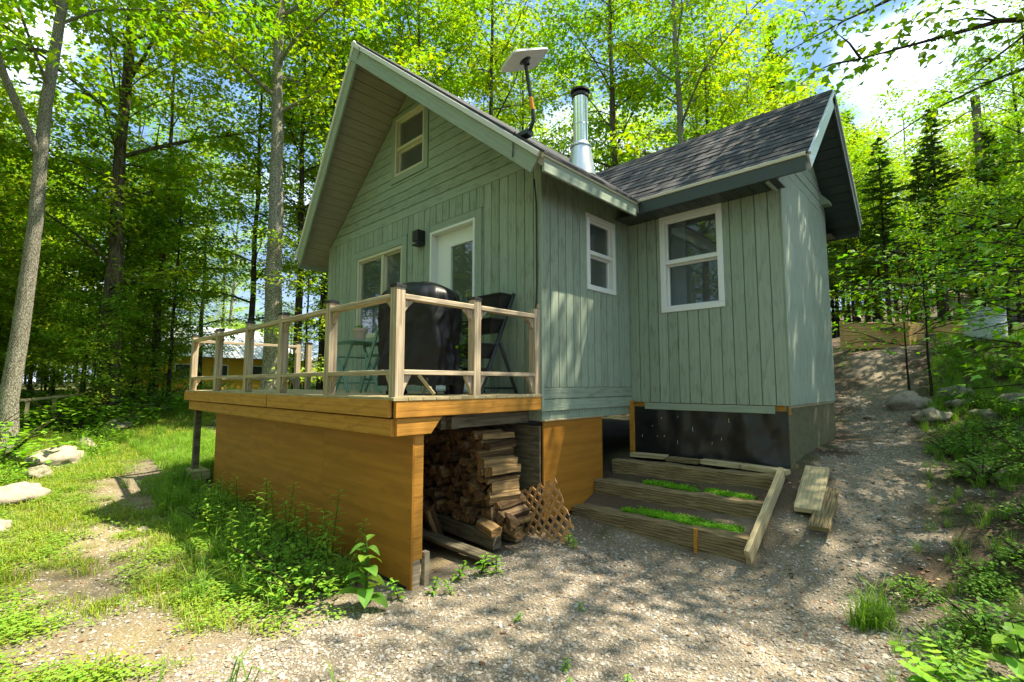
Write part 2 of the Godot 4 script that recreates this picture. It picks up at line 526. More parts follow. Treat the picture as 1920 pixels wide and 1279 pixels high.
# ---------------------------------------------------------------- the lie of the land
const LAND := [[0, 0, -0.002784], [0, 3, -0.001100], [-3, 2, 0.002928], [-3.4, -2.3, -0.012705], [-4.6, -1.2, 0.002811], [-6, -2.3, 0.000120], [-7.4, -2.3, 0.002024], [-8.7, -2.4, -0.014441], [-10, -2.4, 0.009109], [-1.8, -2.2, 0.005998], [-2.6, -3.3, 0.042520], [-3.4, -4.2, 0.004321], [-1.5, -4.5, -0.092784], [-2.5, -4.4, -0.057561], [-3.4, -5, -0.018844], [-2.4, -5, 0.010013], [-1.5, -5, 0.072705], [-3.4, -5.9, 0.047250], [-2.4, -5.9, 0.000036], [-1.5, -5.95, 0.060455], [-1.4, -7, 0.000186], [-1.4, -8.2, -0.011260], [-0.8, -4.6, 0.013478], [-0.7, -5.6, -0.060147], [-0.5, -7, -0.019731], [-0.4, -8.6, 0.000125], [0.3, -6.2, 0.016716], [1.2, -5, 0.019076], [0.4, -3.6, -0.026931], [1.5, -3, 0.000411], [-0.6, -3.2, 0.021012], [2, -7.5, -0.000405], [-0.6, -10, 0.005787], [-1.2, -11, -0.024605], [0.6, -10.2, -0.001003], [-1.6, -12.6, 0.033916], [-1, -13.5, -0.015254], [0.3, -13.2, -0.001650], [3, -12, 0.006630], [-3, -15, 0.014409], [0, -18, -0.003031], [6, -16, 0.000240], [5, -6, -0.000255], [5, -1, 0.002240], [0.5, -24, 0.000173], [-5, -10, -0.003116], [-5, -14, -0.009465], [-10, -8, 0.004890], [-10, -13, -0.000888], [-12, -4, -0.000506], [-12.2, -0.7, -0.001943], [-9, 0, 0.003763], [-6.5, -0.8, 0.004756], [-6, 2, -0.002635], [-10, 4, -0.000951], [-15, -1, -0.002486], [-16, -3, -0.003508], [-18.5, -2.5, 0.002946], [-15, -6, 0.001815], [-15, 3, 0.002540], [-24, -4, -0.000532], [-24, -12, 0.000219], [-33, -9, -0.000696], [-34, 0, 0.000780], [-20, -20, 0.000049], [-8, -24, -0.001277], [-36, -30, -0.000598], [-20, 8, -0.000349], [8, -30, -0.001906], [0, -45, 0.002096], [-20, -60, -0.000674], [14, 4, -0.000445], [-48, -10, -0.000104], [-48, 20, 0.000029], [-10, 22, 0.000196], [14, 22, 0.000403], [24, -20, -0.000455], [24, -52, 0.000097], [-50, -45, 0.000546], [-3.4, -8, -0.007170], [-7, -6, 0.000324], [-5, -6.5, -0.007665], [-5, -4, -0.006835], [-8, -4, -0.001442]]
const TILT := [-10.389800, 0.007353, -0.083336]

func land(x: float, z: float) -> float:
	var s: float = TILT[0] + TILT[1] * x + TILT[2] * z
	for p in LAND:
		var dx: float = x - p[0]
		var dz: float = z - p[1]
		var d := dx * dx + dz * dz + 1e-9
		s += p[2] * d * log(d)
	return s

func make_height() -> void:
	hg.resize(HN * HN)
	var f := FastNoiseLite.new()
	f.seed = 4
	f.frequency = 0.55
	f.fractal_octaves = 3
	for j in HN:
		for i in HN:
			var x := HX + i * HS
			var z := HZ + j * HS
			hg[j * HN + i] = land(x, z) + f.get_noise_2d(x, z) * 0.035

func gy(x: float, z: float) -> float:
	var fx := clampf((x - HX) / HS, 0.0, HN - 1.001)
	var fz := clampf((z - HZ) / HS, 0.0, HN - 1.001)
	var i := int(fx)
	var j := int(fz)
	var a := fx - i
	var b := fz - j
	var q := j * HN + i
	return lerpf(lerpf(hg[q], hg[q + 1], a), lerpf(hg[q + HN], hg[q + HN + 1], a), b)

var nz := FastNoiseLite.new()
func noise(x: float, z: float, f: float, o := 0.0) -> float:
	return nz.get_noise_2d(x * f + o, z * f - o * 0.7)

func near_line(x: float, z: float, pts: Array) -> float:
	var best := 1e9
	for i in pts.size() - 1:
		best = minf(best, Geometry2D.get_closest_point_to_segment(Vector2(x, z), pts[i], pts[i + 1]).distance_to(Vector2(x, z)))
	return best

const TRACK := [Vector2(-2.2, -2.4), Vector2(-4.4, -0.6), Vector2(-7, -0.9), Vector2(-10.5, -1.7), Vector2(-15, -4.2), Vector2(-19, -6.5), Vector2(-26, -9)]
const PATH := [Vector2(-1.2, -3.6), Vector2(-0.75, -5.6), Vector2(-0.95, -8.5), Vector2(-1.3, -11.2), Vector2(-1.6, -14)]

# 1 where gravel lies, 0 where it does not
func gravel(x: float, z: float) -> float:
	var n := noise(x, z, 55.0) * 0.45 + noise(x, z, 160.0, 9.0) * 0.2
	var yard := 1.0 - smoothstep(1.9, 2.7, Vector2(x + 1.7, (z + 2.2) * 0.9).length() + n)
	var path := 1.0 - smoothstep(0.22, 0.6, near_line(x, z, PATH) + n)
	var track := (1.0 - smoothstep(0.1, 0.65, near_line(x, z, TRACK) + n * 1.3)) * 0.8
	var front := (1.0 - smoothstep(0.2, 1.0, Vector2((x + 3.1) * 0.7, z + 1.0).length() + n * 1.4)) * 0.9
	return clampf(maxf(maxf(yard, path), maxf(track, front)), 0.0, 1.0)

# how thickly grass and clover grow
func lawn(x: float, z: float) -> float:
	if x > -3.35 and z > -9.0:
		return 0.0
	if x > -9.9 and z < -2.05:
		return 0.0
	var n := noise(x, z, 40.0, 3.0) * 0.6
	var g := 1.0 - gravel(x, z)
	return clampf(g * 0.95 + n * 0.9 - 0.15, 0.0, 1.0)

func make_ground() -> void:
	var xs := PackedFloat32Array()
	var zs := PackedFloat32Array()
	var x := -16.0
	while x <= 4.0:
		xs.append(x); x += 0.1
	x = 4.0
	var step := 0.1
	while x < 160.0:
		step *= 1.18
		x += step
		xs.append(x)
	step = 0.1
	x = -16.0
	while x > -160.0:
		step *= 1.12
		x -= step
		xs.insert(0, x)
	var z := -15.0
	while z <= 1.5:
		zs.append(z); z += 0.1
	step = 0.1
	while z < 160.0:
		step *= 1.18
		z += step
		zs.append(z)
	step = 0.1
	z = -15.0
	while z > -160.0:
		step *= 1.12
		z -= step
		zs.insert(0, z)
	var nx := xs.size()
	var pv := PackedVector3Array()
	var pn := PackedVector3Array()
	var pc := PackedColorArray()
	var idx := PackedInt32Array()
	for j in zs.size():
		for i in nx:
			var a := xs[i]
			var b := zs[j]
			pv.append(Vector3(a, gy(a, b), b))
			pn.append(Vector3(gy(a - 0.12, b) - gy(a + 0.12, b), 0.24, gy(a, b - 0.12) - gy(a, b + 0.12)).normalized())
			var g := gravel(a, b)
			var l := lawn(a, b)
			var soil := Color(0.075, 0.054, 0.036).lerp(Color(0.13, 0.097, 0.066), clampf(noise(a, b, 30.0, 5.0) + 0.4, 0, 1))
			if a > -3.0 or b < -5.0:
				soil = soil.lerp(Color(0.07, 0.085, 0.03), clampf(noise(a, b, 45.0, 31.0) * 2.0, 0.0, 0.7))
			var c := soil.lerp(Color(0.17, 0.19, 0.055), l)
			c = c.lerp((Color(0.31, 0.26, 0.195) if a > -3.6 else Color(0.33, 0.28, 0.16)).lerp(Color(0.20, 0.175, 0.14), clampf(noise(a, b, 25.0, 15.0) + 0.5, 0, 1)), g)
			pc.append(c)
	for j in zs.size() - 1:
		for i in nx - 1:
			var q := j * nx + i
			idx.append_array(PackedInt32Array([q, q + 1, q + nx + 1, q, q + nx + 1, q + nx]))
	var arr := []
	arr.resize(Mesh.ARRAY_MAX)
	arr[Mesh.ARRAY_VERTEX] = pv
	arr[Mesh.ARRAY_NORMAL] = pn
	arr[Mesh.ARRAY_COLOR] = pc
	arr[Mesh.ARRAY_INDEX] = idx
	var m := ArrayMesh.new()
	m.add_surface_from_arrays(Mesh.PRIMITIVE_TRIANGLES, arr)
	setting("ground", m, M.ground)

func pebble(s: int) -> ArrayMesh:
	var r := RandomNumberGenerator.new()
	r.seed = s
	var pts := []
	for k in 6:
		var a := TAU * k / 6 + r.randf_range(-0.3, 0.3)
		pts.append(Vector3(cos(a) * r.randf_range(0.75, 1.1), r.randf_range(-0.1, 0.2), sin(a) * r.randf_range(0.55, 0.95)))
	var top := []
	for k in 6:
		top.append(pts[k] * r.randf_range(0.45, 0.7) + Vector3(0, r.randf_range(0.35, 0.55), 0))
	var m := MB.new()
	for k in 6:
		var j := (k + 1) % 6
		m.quad(pts[j], pts[k], top[k], top[j])
		m.tri(top[j], top[k], Vector3(0, 0.58, 0))
		m.quad(pts[k], pts[j], pts[j] * 0.6 - Vector3(0, 0.4, 0), pts[k] * 0.6 - Vector3(0, 0.4, 0))
	return m.mesh()

func turned(r: RandomNumberGenerator, tilt := 0.3) -> Basis:
	return Basis(Vector3.UP, r.randf() * TAU) * Basis(Vector3.RIGHT, r.randf_range(-tilt, tilt)) * Basis(Vector3.BACK, r.randf_range(-tilt, tilt))

func blade(m: MB, at: Vector3, dir: float, h: float, w: float, bend: float, col: Color) -> void:
	var s := Vector3(-sin(dir), 0, cos(dir)) * w * 0.5
	var d := Vector3(cos(dir), 0, sin(dir))
	var p1 := at + Vector3(0, h * 0.5, 0) + d * bend * 0.2 * h
	var p2 := at + Vector3(0, h * (0.95 - bend * 0.35), 0) + d * bend * 0.75 * h
	m.quad(at - s, at + s, p1 + s * 0.8, p1 - s * 0.8)
	m.tri(p1 - s * 0.8, p1 + s * 0.8, p2)
	m.tint(col)

func leaf(m: MB, at: Vector3, dir: Vector3, up: Vector3, l: float, w: float, col: Color) -> void:
	var s := dir.cross(up).normalized() * w * 0.5
	var n := s.cross(dir).normalized()
	var mid := at + dir * l * 0.45 + n * l * 0.06
	var tip := at + dir * l - n * l * 0.10
	m.tri(at, mid + s - n * w * 0.12, tip)
	m.tri(at, tip, mid - s - n * w * 0.12)
	m.tint(col)

func green(r: RandomNumberGenerator, base: Color, spread := 0.3) -> Color:
	var k := 1.0 + r.randf_range(-spread, spread)
	var y := r.randf_range(-0.18, 0.22)
	return Color(base.r * k * (1.0 + y), base.g * k, base.b * k * (1.0 - y))

func ground_cover() -> void:
	var r := RandomNumberGenerator.new()
	r.seed = 77
	# gravel stones
	var kinds := [[], [], []]
	var cols := [[], [], []]
	var tries := 0
	var made := 0
	while made < 60000 and tries < 400000:
		tries += 1
		var d := pow(r.randf(), 0.75) * 9.5 + 0.9
		var a := deg_to_rad(r.randf_range(-52, 50)) - deg_to_rad(43.73)
		var x := sin(a) * d
		var z := -cos(a) * d
		if r.randf() > gravel(x, z) * 0.97 + 0.03:
			continue
		if x < -3.38 and z < -2.35 and x > -9:
			continue
		if x > -3.35 and x < -1.45 and z < -4.5 and z > -9:
			continue
		var s := r.randf_range(0.005, 0.012)
		if r.randf() < 0.12:
			s = r.randf_range(0.012, 0.024)
		if x < -3.4 and r.randf() < 0.6:
			continue
		var k := r.randi() % 3
		kinds[k].append(Transform3D(turned(r, 0.4).scaled(Vector3(s, s * r.randf_range(0.5, 0.9), s)), Vector3(x, gy(x, z) + s * 0.12, z)))
		var g := r.randf_range(0.15, 0.42)
		var c := Color(g, g * 0.9, g * 0.76)
		if r.randf() < 0.12: c = Color(g * 0.97, g * 0.97, g * 0.96)
		if r.randf() < 0.15: c = Color(g, g * 0.82, g * 0.62)
		cols[k].append(c)
		made += 1
	for k in 3:
		stuff("gravel", pebble(100 + k), M.stone, kinds[k], cols[k], ["loose pale gravel stones covering the yard and path", "buff rounded gravel spread over the yard", "grey chips scattered among the yard gravel"][k], "gravel")
	# short grass and clover on the open ground
	var t1 := MB.new()
	var t2 := MB.new()
	var t3 := MB.new()
	for i in 34:
		blade(t1, Vector3(r.randf_range(-0.07, 0.07), -0.01, r.randf_range(-0.07, 0.07)), r.randf() * TAU, r.randf_range(0.03, 0.10), 0.005, r.randf_range(0.2, 1.0), green(r, Color(0.30, 0.42, 0.05)) if r.randf() < 0.8 else Color(0.42, 0.36, 0.16))
	for i in 26:
		var a := r.randf() * TAU
		var p := Vector3(r.randf_range(-0.09, 0.09), r.randf_range(0.012, 0.05), r.randf_range(-0.09, 0.09))
		leaf(t2, p, Vector3(cos(a), 0.15, sin(a)), Vector3.UP, r.randf_range(0.014, 0.028), 0.017, green(r, Color(0.26, 0.42, 0.05)))
	for i in 30:
		blade(t3, Vector3(r.randf_range(-0.08, 0.08), -0.01, r.randf_range(-0.08, 0.08)), r.randf() * TAU, r.randf_range(0.18, 0.5), 0.008, r.randf_range(0.3, 1.2), green(r, Color(0.218, 0.384, 0.056)))
	var x1 := []
	var x2 := []
	var x3 := []
	for i in 60000:
		var d := pow(r.randf(), 0.8) * 24.0 + 1.0
		var a := deg_to_rad(r.randf_range(-52, 52)) - deg_to_rad(43.73)
		var x := sin(a) * d
		var z := -cos(a) * d
		var l := lawn(x, z)
		if r.randf() > l:
			continue
		var s := r.randf_range(0.7, 1.4) * (1.0 + d * 0.03)
		var xf := Transform3D(Basis(Vector3.UP, r.randf() * TAU).scaled(Vector3.ONE * s), Vector3(x, gy(x, z), z))
		var w := noise(x, z, 60.0, 21.0)
		if w > -0.05 or d > 12.0:
			x1.append(xf)
		else:
			x2.append(xf)
		if r.randf() < 0.3:
			x2.append(xf.translated(Vector3(0.05, 0, 0.05)))
	# long grass: along the skirt panel, by the big trees, on the bank
	for i in 5200:
		var x := 0.0
		var z := 0.0
		var s := r.randf_range(0.5, 1.0)
		var q := r.randf()
		if q < 0.07:
			x = r.randf_range(-9.6, -3.9)
			z = -2.2 + absf(r.randfn(0.0, 0.35)) + noise(x, 0, 60.0) * 0.2
			s *= 0.95
		elif q < 0.22:
			x = r.randf_range(-14, -9.5); z = r.randf_range(-3.6, -2.0)
			s *= 0.7
		elif q < 0.46:
			x = r.randf_range(-0.6, 2.0); z = r.randf_range(-14, -8.5)
			s *= 0.55
		elif q < 0.50 and q >= 0.464:
			z = r.randf_range(-8.5, -2.8); x = r.randf_range(-0.45, 0.5)
			s *= 0.45
		elif q < 0.464:
			x = -0.60 + r.randfn(0, 0.07); z = -3.95 + r.randfn(0, 0.10)
			s *= 0.8
		elif q < 0.9:
			x = r.randf_range(-30, -11.5); z = r.randf_range(-16, 6)
			if near_line(x, z, TRACK) < 0.9:
				continue
		else:
			x = r.randf_range(-10.5, -7); z = r.randf_range(0.1, 1.6)
			s *= 0.6
		x3.append(Transform3D(Basis(Vector3.UP, r.randf() * TAU).scaled(Vector3.ONE * s), Vector3(x, gy(x, z), z)))
	stuff("grass", t1.mesh(), M.plant, x1, [], "short sunlit grass over the open ground beside the deck", "grass")
	stuff("clover", t2.mesh(), M.plant, x2, [], "low clover and creeping weeds spread over the ground", "ground cover")
	stuff("long_grass", t3.mesh(), M.plant, x3, [], "long bent grass along the deck skirt and woods", "grass")
	# fallen leaves
	var lf := MB.new()
	leaf(lf, Vector3(-0.5, 0, 0), Vector3.RIGHT, Vector3.UP, 1.0, 0.75, Color.WHITE)
	var xl := []
	var cl := []
	for i in 16000:
		var d := pow(r.randf(), 0.7) * 16.0 + 1.2
		var a := deg_to_rad(r.randf_range(-50, 50)) - deg_to_rad(43.73)
		var x := sin(a) * d
		var z := -cos(a) * d
		var keep := 0.10
		if x > -0.9: keep = 0.75
		if x < -12.0: keep = 0.4
		if absf(x + 1.6) < 1.2 and absf(z + 3.9) < 0.7: keep = 0.8
		if r.randf() > keep * (0.4 + clampf(noise(x, z, 50.0, 44.0) + 0.5, 0, 1)):
			continue
		if x < -1.45 and z < -4.5 and x > -9.0:
			continue
		var s := r.randf_range(0.02, 0.055)
		xl.append(Transform3D(turned(r, 0.35).scaled(Vector3(s, s, s)), Vector3(x, gy(x, z) + 0.008, z)))
		var k := r.randf_range(0.5, 1.2)
		cl.append(Color(0.20 * k, 0.11 * k, 0.06 * k) if r.randf() < 0.7 else Color(0.26 * k, 0.20 * k, 0.11 * k))
	stuff("leaf_litter", lf.mesh(), M.dead, xl, cl, "brown dead leaves lying over the bank and gravel", "leaf litter")

# ---------------------------------------------------------------- walls
func frame_z(z: float) -> Transform3D:
	return Transform3D(Basis.IDENTITY, Vector3(0, 0, z))

func frame_x(x: float) -> Transform3D:
	return Transform3D(Basis(Vector3(0, 0, -1), Vector3.UP, Vector3(1, 0, 0)), Vector3(x, 0, 0))

# wall core with real openings; top is a list of [x, y] break points
func wall_core(x0: float, x1: float, y0: float, top: Array, holes: Array, thick := 0.11) -> ArrayMesh:
	var cuts := [x0, x1]
	for h in holes:
		cuts.append(h[0]); cuts.append(h[2])
	for p in top:
		if p[0] > x0 and p[0] < x1: cuts.append(p[0])
	cuts.sort()
	var ty := func(x: float) -> float:
		for i in top.size() - 1:
			if x <= top[i + 1][0] + 1e-6:
				return lerpf(top[i][1], top[i + 1][1], clampf((x - top[i][0]) / (top[i + 1][0] - top[i][0]), 0, 1))
		return top[-1][1]
	var m := MB.new()
	for i in cuts.size() - 1:
		var a: float = cuts[i]
		var b: float = cuts[i + 1]
		if b - a < 1e-5: continue
		var mid := (a + b) / 2.0
		var inside := []
		for h in holes:
			if h[0] < mid and h[2] > mid: inside.append(h)
		inside.sort_custom(func(p, q): return p[1] < q[1])
		var y := y0
		for h in inside:
			if h[1] > y: face(m, a, b, y, y, h[1], h[1], thick)
			y = h[3]
		face(m, a, b, y, y, ty.call(a), ty.call(b), thick)
	for h in holes:
		var p := [Vector2(h[0], h[1]), Vector2(h[2], h[1]), Vector2(h[2], h[3]), Vector2(h[0], h[3])]
		for i in 4:
			var a: Vector2 = p[i]
			var b: Vector2 = p[(i + 1) % 4]
			m.quad(v3(b, 0), v3(a, 0), v3(a, -thick), v3(b, -thick))
	return m.mesh()

func face(m: MB, a: float, b: float, ya: float, yb: float, ta: float, tb: float, thick: float) -> void:
	m.quad(Vector3(a, ya, 0), Vector3(b, yb, 0), Vector3(b, tb, 0), Vector3(a, ta, 0), Vector2(ya, a), Vector2(yb, b), Vector2(tb, b), Vector2(ta, a))
	m.quad(Vector3(b, yb, -thick), Vector3(a, ya, -thick), Vector3(a, ta, -thick), Vector3(b, tb, -thick))

# siding boards over rectangles, each its own mesh; roof lines cut them
func siding(wall: Node3D, frame: Transform3D, x0: float, x1: float, y0: float, y1: float, pitch: float, vertical: bool, holes: Array, lines := [], gap := 0.009) -> void:
	var lo := x0 if vertical else y0
	var hi := x1 if vertical else y1
	var k := lo
	while k < hi - 0.01:
		var e := minf(k + pitch * (rng.randf_range(0.94, 1.06) if vertical else 1.0), hi)
		var r := [k + gap / 2, y0, e - gap / 2, y1] if vertical else [x0, k + gap / 2, x1, e - gap / 2]
		var proud := rng.randf_range(0.017, 0.020)
		var m: Material = [M.paint, M.paint, M.paint_b, M.paint_c][rng.randi() % 4]
		for q in less(r, holes):
			var poly := rect(q[0], q[1], q[2], q[3])
			for l in lines:
				poly = cut(poly, l[0], l[1], l[2])
				if poly.size() < 3: break
			if poly.size() < 3 or q[2] - q[0] < 0.012 or q[3] - q[1] < 0.012:
				continue
			framed("board", slab(poly, 0.001, proud, 0.0025, not vertical), m, wall, frame)
		k = e

func window(called: String, cabin: Node3D, frame: Transform3D, x0: float, y0: float, x1: float, y1: float, fw: float, proud: float, bars: Array, m: Material) -> Node3D:
	var w := holder(called, cabin)
	var inner := [x0 + fw, y0 + fw, x1 - fw, y1 - fw]
	for q in [[x0, y0, x1, inner[1]], [x0, inner[3], x1, y1], [x0, inner[1] + 0.001, inner[0], inner[3] - 0.001], [inner[2], inner[1] + 0.001, x1, inner[3] - 0.001]]:
		framed("frame", slab(rect(q[0], q[1], q[2], q[3]), -0.04, proud, 0.005), m, w, frame)
	var spans := []
	if bars[0] == "h":
		var y: float = bars[1]
		framed("sash_rail", slab(rect(inner[0], y - 0.022, inner[2], y + 0.022), -0.045, proud - 0.012, 0.004), m, w, frame)
		spans = [[inner[0], inner[1], inner[2], y - 0.022, -0.045], [inner[0], y + 0.022, inner[2], inner[3], -0.025]]
	elif bars[0] == "v":
		var x: float = bars[1]
		framed("sash_rail", slab(rect(x - 0.03, inner[1], x + 0.03, inner[3]), -0.045, proud - 0.012, 0.004), m, w, frame)
		spans = [[inner[0], inner[1], x - 0.03, inner[3], -0.025], [x + 0.03, inner[1], inner[2], inner[3], -0.045]]
	for s in spans:
		var f := 0.022
		var z: float = s[4]
		for q in [[s[0], s[1], s[2], s[1] + f], [s[0], s[3] - f, s[2], s[3]], [s[0], s[1] + f, s[0] + f, s[3] - f], [s[2] - f, s[1] + f, s[2], s[3] - f]]:
			framed("sash", slab(rect(q[0], q[1], q[2], q[3]), z - 0.02, z + 0.012, 0.003), m, w, frame)
		framed("pane", slab(rect(s[0] + f * 0.8, s[1] + f * 0.8, s[2] - f * 0.8, s[3] - f * 0.8), z - 0.006, z, 0.0005), M.glass, w, frame)
	return w

func trim(cabin: Node3D, frame: Transform3D, r: Array) -> void:
	framed("trim_board", slab(rect(r[0], r[1], r[2], r[3]), 0.002, 0.032, 0.004, r[2] - r[0] > r[3] - r[1]), M.paint_trim, cabin, frame)

func prism(pts: Array, down: float) -> ArrayMesh:
	var m := MB.new()
	var k := pts.size()
	var d := Vector3(0, -down, 0)
	for i in range(1, k - 1):
		m.tri(pts[0], pts[i], pts[i + 1])
		m.tri(pts[0] + d, pts[i + 1] + d, pts[i] + d)
	for i in k:
		var a: Vector3 = pts[i]
		var b: Vector3 = pts[(i + 1) % k]
		m.quad(b, a, a + d, b + d)
	return m.mesh()

func make_cabin() -> void:
	var cabin := thing("cabin", "grey-green board cabin with steep gable roof and shingled side wing", "cabin", Vector3(-5.5, 0.9, -6.5))
	var G := frame_z(ZG)
	var S := frame_x(XW)
	var A := frame_z(ZA)
	var E := frame_x(XA)
	var top := 6.10     # underside of the roof at the ridge, in the gable wall
	# gable wall
	var gh := [[-6.33, 4.78, -5.58, 5.70], [-7.42, 2.33, -6.08, 3.67], [-5.37, 1.50, -4.445, 3.685]]
	var wall := framed("wall", wall_core(XL, XW - 0.001, 1.2, [[XL, top - SLOPE * (XR - XL)], [XR, top], [XW, top - SLOPE * (XW - XR)]], gh), M.paint_b, cabin, G)
	wall.set_meta("label", "gable wall of upright boards with level boards above")
	var gw := holder("siding", cabin)
	var tr := [[-6.43, 4.67, -5.47, 5.80], [-7.54, 2.24, -5.96, 3.80], [-5.37, 1.4, -4.33, 3.80]]
	siding(gw, G, XL, XW + 0.012, 1.30, 4.065, 0.14, true, tr)
	siding(gw, G, XL, XW + 0.012, 4.065, 6.1, 0.142, false, tr, [[-SLOPE, 1, top - 0.01 - SLOPE * XR], [SLOPE, 1, top - 0.01 + SLOPE * XR]])
	for q in [[-6.43, 4.68, -5.58, 4.78], [-6.43, 5.70, -5.58, 5.76], [-6.43, 4.78, -6.33, 5.70], [-5.58, 4.68, -5.48, 5.76]]: trim(cabin, G, q)
	for q in [[-7.54, 3.67, -6.08, 3.79], [-6.08, 2.24, -5.965, 3.79], [-7.54, 2.24, -7.42, 3.67], [-7.42, 2.24, -6.08, 2.33]]: trim(cabin, G, q)
	for q in [[-5.37, 3.685, -4.445, 3.79], [-4.445, 1.50, -4.335, 3.79]]: trim(cabin, G, q)
	window("window", cabin, G, -6.33, 4.78, -5.58, 5.70, 0.035, 0.03, ["h", 5.21], M.cream)
	window("window", cabin, G, -7.42, 2.33, -6.08, 3.67, 0.05, 0.02, ["v", -6.66], M.cream)
	# door
	var door := holder("door", cabin)
	door.set_meta("label", "white door with one tall glass light")
	for q in [[-5.37, 1.50, -5.335, 3.685], [-4.48, 1.50, -4.445, 3.685], [-5.335, 3.65, -4.48, 3.685]]:
		framed("door_frame", slab(rect(q[0], q[1], q[2], q[3]), -0.11, 0.05, 0.004), M.white, door, G)
	for q in [[-5.335, 1.53, -5.06, 3.65], [-4.56, 1.53, -4.48, 3.65], [-5.06, 1.53, -4.56, 1.75], [-5.06, 3.47, -4.56, 3.65]]:
		framed("door_leaf", slab(rect(q[0], q[1], q[2], q[3]), -0.10, -0.06, 0.003), M.white, door, G)
	for q in [[-5.06, 1.75, -5.03, 3.47], [-4.59, 1.75, -4.56, 3.47], [-5.03, 1.75, -4.59, 1.78], [-5.03, 3.44, -4.59, 3.47]]:
		framed("glass_bead", slab(rect(q[0], q[1], q[2], q[3]), -0.09, -0.048, 0.006), M.white, door, G)
	framed("pane", slab(rect(-5.035, 1.775, -4.585, 3.445), -0.08, -0.072, 0.0005), M.glass, door, G)
	framed("threshold", slab(rect(-5.335, 1.497, -4.48, 1.53), -0.11, 0.08, 0.004), M.galv, door, G)
	framed("handle", tube([Vector3(-5.25, 2.52, -0.06), Vector3(-5.25, 2.52, 0.0), Vector3(-5.14, 2.52, 0.0)], [0.012, 0.012, 0.011], 8), M.blackmetal, door, G)
	# side wall of the main body
	var sh := [[4.85, 2.75, 5.50, 3.71]]
	framed("wall", wall_core(4.013, 5.99, 1.2, [[4.013, 3.99], [5.99, 3.99]], sh), M.paint_b, cabin, S)
	siding(gw, S, 4.02, 5.87, 1.56, 3.99, 0.14, true, sh)
	siding(gw, S, 4.02, 5.87, 1.30, 1.56, 0.13, false, [])
	framed("trim_board", slab(rect(3.996, 1.30, 4.03, 3.99), 0.002, 0.02, 0.003, false), M.paint_trim, cabin, S)
	window("window", cabin, S, 4.85, 2.75, 5.50, 3.71, 0.065, 0.035, ["h", 3.225], M.white)
	# wing wall with the large window
	var ah := [[-2.91, 2.51, -2.105, 3.775]]
	framed("wall", wall_core(XW, XA, 1.36, [[XW, 3.80], [XA, 3.80]], ah), M.paint_b, cabin, A)
	siding(gw, A, XW + 0.016, XA + 0.016, 1.36, 3.80, 0.135, true, ah)
	window("window", cabin, A, -2.91, 2.51, -2.105, 3.775, 0.07, 0.035, ["h", 3.155], M.white)
	framed("trim_board", slab(rect(-3.18, 1.27, -1.62, 1.352), 0.002, 0.03, 0.003), M.paint_trim, cabin, A)
	# end wall of the wing: sheet below, level boards above
	var ar := 5.15
	var zc := 7.03
	var s2 := 0.885
	framed("wall", wall_core(5.875, 8.18, 1.36, [[5.875, ar - s2 * (zc - 5.875)], [zc, ar], [8.18, ar - s2 * (8.18 - zc)]], []), M.paint_b, cabin, E)
	siding(gw, E, 5.86, 8.18, 1.36, 4.03, 1.22, true, [], [[-s2, 1, ar - s2 * zc - 0.01], [s2, 1, ar + s2 * zc - 0.01]], 0.003)
	siding(gw, E, 5.86, 8.18, 4.03, 5.2, 0.142, false, [], [[-s2, 1, ar - s2 * zc - 0.01], [s2, 1, ar + s2 * zc - 0.01]])
	framed("trim_board", slab(rect(5.852, 1.36, 5.92, 3.80), 0.017, 0.034, 0.003, false), M.paint_trim, cabin, E)
	# walls out of sight
	framed("wall", wall_core(XL, XW, 1.2, [[XL, 4.03], [XR, 6.1], [XW, 4.03]], []), M.room, cabin, frame_z(-9.1))
	part("wall", box(Vector3(XL + 0.05, 2.6, -6.55), Vector3(0.1, 2.8, 5.05)), M.paint_b, cabin)
	part("wall", box(Vector3(-2.45, 2.6, ZB + 0.05), Vector3(1.9, 2.5, 0.1)), M.paint_b, cabin)
	part("floor", box(Vector3((XL + XW) / 2, 1.35, -6.55), Vector3(5.0, 0.1, 5.0)), M.room, cabin)
	part("floor", box(Vector3(-2.44, 1.41, -7.03), Vector3(1.85, 0.09, 2.25)), M.room, cabin)
	part("wall", box(Vector3(XW - 0.06, 2.6, -7.6), Vector3(0.1, 2.6, 3.0)), M.room, cabin)
	part("curtain", box(Vector3(-2.76, 3.1, ZA - 0.2), Vector3(0.2, 1.3, 0.03)), M.curtain, cabin)
	# main roof
	var roof := holder("roof", cabin)
	var ez := -3.6
	var pz := -3.09
	var ye := RTOP - SLOPE * 2.94
	for s in [1.0, -1.0]:
		var xe: float = XR + 2.94 * s
		var q := [Vector3(XR, RTOP, pz), Vector3(xe, ye, ez), Vector3(xe, ye, -9.3), Vector3(XR, RTOP, -9.3)]
		var low := []
		var over := []
		for p in q:
			low.append(p - Vector3(0, 0.03, 0))
			over.append(p + Vector3(0.03 * s if p.x != XR else 0.0, 0.0 if p.x == XR else -0.024, 0.03 if p.z > -5 else 0.0))
		if s < 0:
			low.reverse(); over.reverse()
		part("roof_deck", prism(low, 0.13), M.soffit, roof)
		part("roofing", prism(over, 0.028), M.shingles[1], roof)
		# barge: drip edge above, wide board below
		var nrm := Vector3(SLOPE * s, 1, 0).normalized()
		var a := Vector3(XR, RTOP, pz + 0.016) - nrm * 0.055
		var b := Vector3(xe, ye, ez + 0.016) - nrm * 0.055
		part("drip_edge", bar(a + Vector3(0, 0, 0.018), b + Vector3(0, 0, 0.018), 0.045, 0.055, nrm, 0.004), M.drip, roof)
		part("barge_board", bar(a - nrm * 0.112, b - nrm * 0.112, 0.032, 0.165, nrm, 0.004), M.paint_trim, roof)
		var zend := -5.42 if s > 0 else -9.3
		var fx: float = xe - 0.012 * s
